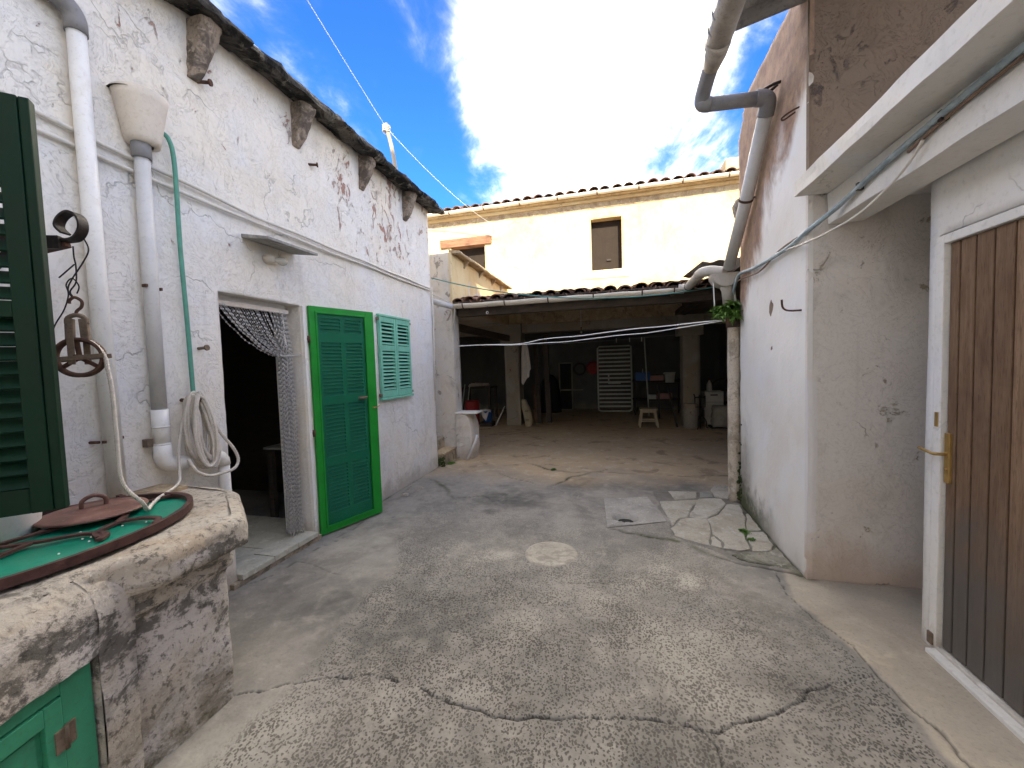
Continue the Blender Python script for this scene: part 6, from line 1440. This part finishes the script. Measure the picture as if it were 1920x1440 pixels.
for i in range(n):
    for j in range(10): fs.append((i*10+j, i*10+(j+1) % 10, (i+1)*10+(j+1) % 10, (i+1)*10+j))
fs += [tuple(range(10)), tuple(n*10+j for j in reversed(range(10)))]
bg_ = thing('bundle', 'bulky grey canvas bundle on a small pallet in front of the white box', 'bundle', (2.2, 9.3, 0)); mb.add(vs, fs, True).build('canvas', M['canvas'], bg_); MB().box((1.94, 9.08, 0), (2.46, 9.5, .03)).build('pallet', M['dark_wood'], bg_)
ch = thing('round_back_chair', 'dark round backed chair behind the white box at the right of the shed', 'chair', (2.5, 10.4, 0))
MB().tube(smooth_path([(2.18, 10.4, .45), (2.18, 10.4, .75), (2.28, 10.42, .92), (2.45, 10.43, .98), (2.62, 10.42, .92), (2.70, 10.4, .75), (2.70, 10.4, .45)], 5), .022, 8).build('back', M['dark_wood'], ch); MB().box((2.18, 10.0, .43), (2.70, 10.42, .46)).build('seat', M['dark_wood'], ch, .01); MB().box((2.2, 10.4, .70), (2.68, 10.42, .74)).build('back_rail', M['dark_wood'], ch)
for x in (2.21, 2.67):
    for y in (10.03, 10.39): MB().cbox((x, y, .215), (.035, .035, .43)).build('leg', M['dark_wood'], ch)
# left bay and middle
rd = thing('red_drum', 'red plastic drum in the dark left bay of the shed', 'drum', (-3.52, 9.45, 0)); MB().lathe([(.001, .62), (.16, .62), (.175, .60), (.18, .42), (.172, .40), (.18, .38), (.18, .20), (.172, .18), (.178, .03), (.16, 0), (.001, 0)], 24, (-3.50, 9.4, 0)).build('body', M['plastic_red'], rd)
bb_ = thing('blue_bucket', 'blue bucket with a rag over it in the dark left bay', 'bucket', (-3.08, 9.3, 0)); MB().lathe([(.001, .01), (.10, .0), (.135, .28), (.125, .28), (.09, .02), (.001, .02)], 22, (-3.08, 9.3, .1)).build('body', M['plastic_blue'], bb_)
mb = MB(); vs = []; fs = []
for i in range(6):
    for j in range(14): a = 2*math.pi*j/14; r = .03+.026*i; vs.append((-3.10+r*math.cos(a)*1.1, 9.28+r*math.sin(a), .42-.012*i*i*(.5+.5*math.sin(j*1.9))+.01*math.sin(j*3)))
for i in range(5):
    for j in range(14): fs.append((i*14+j, i*14+(j+1) % 14, (i+1)*14+(j+1) % 14, (i+1)*14+j))
fs.append(tuple(range(14))); mb.add(vs, fs, True).build('rag', M['cloth'], bb_); MB().cbox((-3.08, 9.3, .05), (.3, .3, .10)).build('block', M['dark_wood'], bb_)
wt = thing('side_table', 'old dark table with a bundle of wood on it, deep in the left bay', 'table', (-3.6, 10.6, 0)); MB().box((-4.2, 10.3, .86), (-3.3, 11.0, .90)).build('tabletop', M['dark_wood'], wt)
for x in (-4.15, -3.35):
    for y in (10.35, 10.95): MB().cbox((x, y, .43), (.06, .06, .86)).build('leg', M['dark_wood'], wt)
lg = MB()
for k in range(7): lg.tube([(-3.95+.02*k, 10.35+.05*k, .93+.03*(k % 3)), (-3.45, 10.45+.04*k, .94+.03*(k % 2))], .022, 7)
o = lg.build('firewood', M['stool_wood']); tag(o, 'small pile of split firewood on the dark table in the left bay', 'firewood')
for x, lab in ((-3.92, 'left of two thin poles leaning in the left bay'), (-3.78, 'right of two thin poles leaning in the left bay')):
    o = MB().tube([(x, 9.6, 0), (x+.01, 10.0, 1.0)], .014, 7).build('thin_pole', M['metal_frame']); tag(o, lab, 'pole', 'thin poles in the left bay')
o = MB().bar((-2.83, 9.15, .02), (-2.64, 9.35, .48), .03, .012).build('white_lath', M['slab_white']); tag(o, 'short white lath leaning on the left shed column', 'lath')
# paper sack with printed marks, slumped at the column foot
sk = thing('paper_sack', 'tan paper sack with dark printed strokes slumped at the foot of the left column', 'sack', (-2.08, 9.25, 0))
mb = MB(); vs = []; fs = []; n = 12
for i in range(n+1):
    t = i/n; w = .095*(math.sin(math.pi*min(1, .12+t*.80)))**.6+.015; cx = -2.03-.10*t+.02*math.sin(t*5); z = .64*t
    for j in range(12): a = 2*math.pi*j/12; vs.append((cx+w*math.cos(a)*(1+.05*math.sin(j*2+i)), 9.25+.08*t+w*.75*math.sin(a), z))
for i in range(n):
    for j in range(12): fs.append((i*12+j, i*12+(j+1) % 12, (i+1)*12+(j+1) % 12, (i+1)*12+j))
fs += [tuple(range(12)), tuple(n*12+j for j in reversed(range(12)))]
mb.add(vs, fs, True).build('paper', M['sack'], sk)
for z, dx in ((.14, 0), (.17, .01), (.36, -.02), (.39, -.01)): MB().tube([(-2.09+dx, 9.178+.08*z, z), (-2.05+dx, 9.168+.08*z, z+.008), (-2.01+dx, 9.176+.08*z, z)], .006, 5).build('printed_stroke', M['dark'], sk)
# leaning boards and timber post behind the towel
for k, (x, z, t, lab) in enumerate(((-1.86, 2.0, .10, 'tall dark board leaning behind the towel'), (-1.93, .95, .05, 'short reddish board leaning beside the paper sack'))):
    o = MB().bar((x, 9.75, 0), (x-.10, 9.95, z), t, .03, (0, 1, 0)).build('leaning_board', M['beam_wood' if k else 'dark_wood']); tag(o, lab, 'board')
o = MB().bar((-1.64, 9.9, 0), (-1.70, 10.0, 2.2), .12, .12, (0, 1, 0)).build('timber_post', M['rafter']); tag(o, 'upright timber post left of the dark window frame in the shed', 'post')
dc = thing('dark_chest', 'dark covered heap standing left of the window frame in the shed', 'chest', (-1.9, 12.0, 0)); MB().lathe([(.001, 1.15), (.12, 1.12), (.24, .95), (.30, .6), (.34, .0)], 14, (-1.95, 12.1, 0)).build('cover', M['dark'], dc)
wf = thing('window_frame', 'old two part window frame leaning on the back wall of the shed', 'window frame', (-1.5, 12.4, 0))
for a, b in (((-1.72, 0), (-1.68, 1.5)), ((-1.33, 0), (-1.29, 1.5)), ((-1.72, 0), (-1.29, .04)), ((-1.72, 1.46), (-1.29, 1.5)), ((-1.72, .62), (-.98, .66))): MB().box((a[0], 12.42, a[1]), (b[0], 12.46, b[1])).build('bar', M['column'], wf)
MB().box((-1.68, 12.445, .66), (-1.33, 12.45, 1.46)).build('pane', M['dark'], wf); MB().box((-1.68, 12.445, .04), (-1.33, 12.45, .62)).build('pane', M['dark'], wf)
fn = thing('wire_wreath', 'round wire wreath hung on the back wall of the shed', 'wreath', (-1.08, 12.5, 1.28))
for k in range(3): MB().tube([(-1.08+(.15+.02*k)*math.cos(a), 12.52-.02*k, 1.28+(.15+.02*k)*math.sin(a)) for a in np.linspace(0, 2*math.pi, 24, endpoint=False)], .012, 6, closed=True).build('ring', M['dark_wood'], fn)
rdm = MB().lathe([(.001, .0), (.10, .01), (.19, .05), (.20, .06), (.10, .02)], 24, (0, 0, 0)); rdm.M = None
o = rdm.build('red_basin', M['plastic_red']); o.rotation_euler = (rad(90), 0, 0); o.location = (-.66, 12.52, 1.30); tag(o, 'red basin hung on the back wall left of the bed frame', 'basin')
ho = thing('hanging_bulb', 'bare bulb hanging on a flex from the beam of the shed', 'lamp', (-.75, 9.35, 2.4)); MB().tube([(-.75, 9.36, 2.78), (-.75, 9.36, 2.30)], .006, 6).build('flex', M['cable_white'], ho); MB().tube([(-.75, 9.36, 2.30), (-.75, 9.36, 2.23)], .018, 10).build('socket', M['cable_brown'], ho); MB().lathe([(.012, .0), (.016, -.02), (.03, -.05), (.02, -.08), (.001, -.085)], 12, (-.75, 9.36, 2.235)).build('bulb', M['bulb'], ho)
br = MB().tube([(-2.28, 5.80, .03), (-2.17, 5.93, .30), (-2.155, 5.95, .40)], .021, 10); o = br.build('leaning_bar', M['pvc_lightgrey']); tag(o, 'grey bar leaning against the stub wall by the steps', 'bar')
# broken bits lying about
for (x, y, s, lab) in ((-2.42, 4.15, .05, 'bigger of two loose plaster chips by the left wall, beyond the green door'), (-2.36, 4.42, .035, 'smaller of two loose plaster chips by the left wall, beyond the green door'), (.52, 3.32, .022, 'pale pebble on the seam before the flagstones')):
    mb = MB(); mb.add([(x-s, y-s*.5, .0), (x+s*.7, y-s*.6, 0), (x+s, y+s*.4, 0), (x-s*.3, y+s*.7, 0), (x-s*.7, y-s*.3, s*.4), (x+s*.5, y-s*.4, s*.5), (x+s*.7, y+s*.3, s*.35), (x-s*.2, y+s*.5, s*.45)], [(3, 2, 1, 0), (4, 5, 6, 7), (0, 1, 5, 4), (1, 2, 6, 5), (2, 3, 7, 6), (3, 0, 4, 7)])
    o = mb.build('plaster_chip', M['concrete_pale']); tag(o, lab, 'debris')
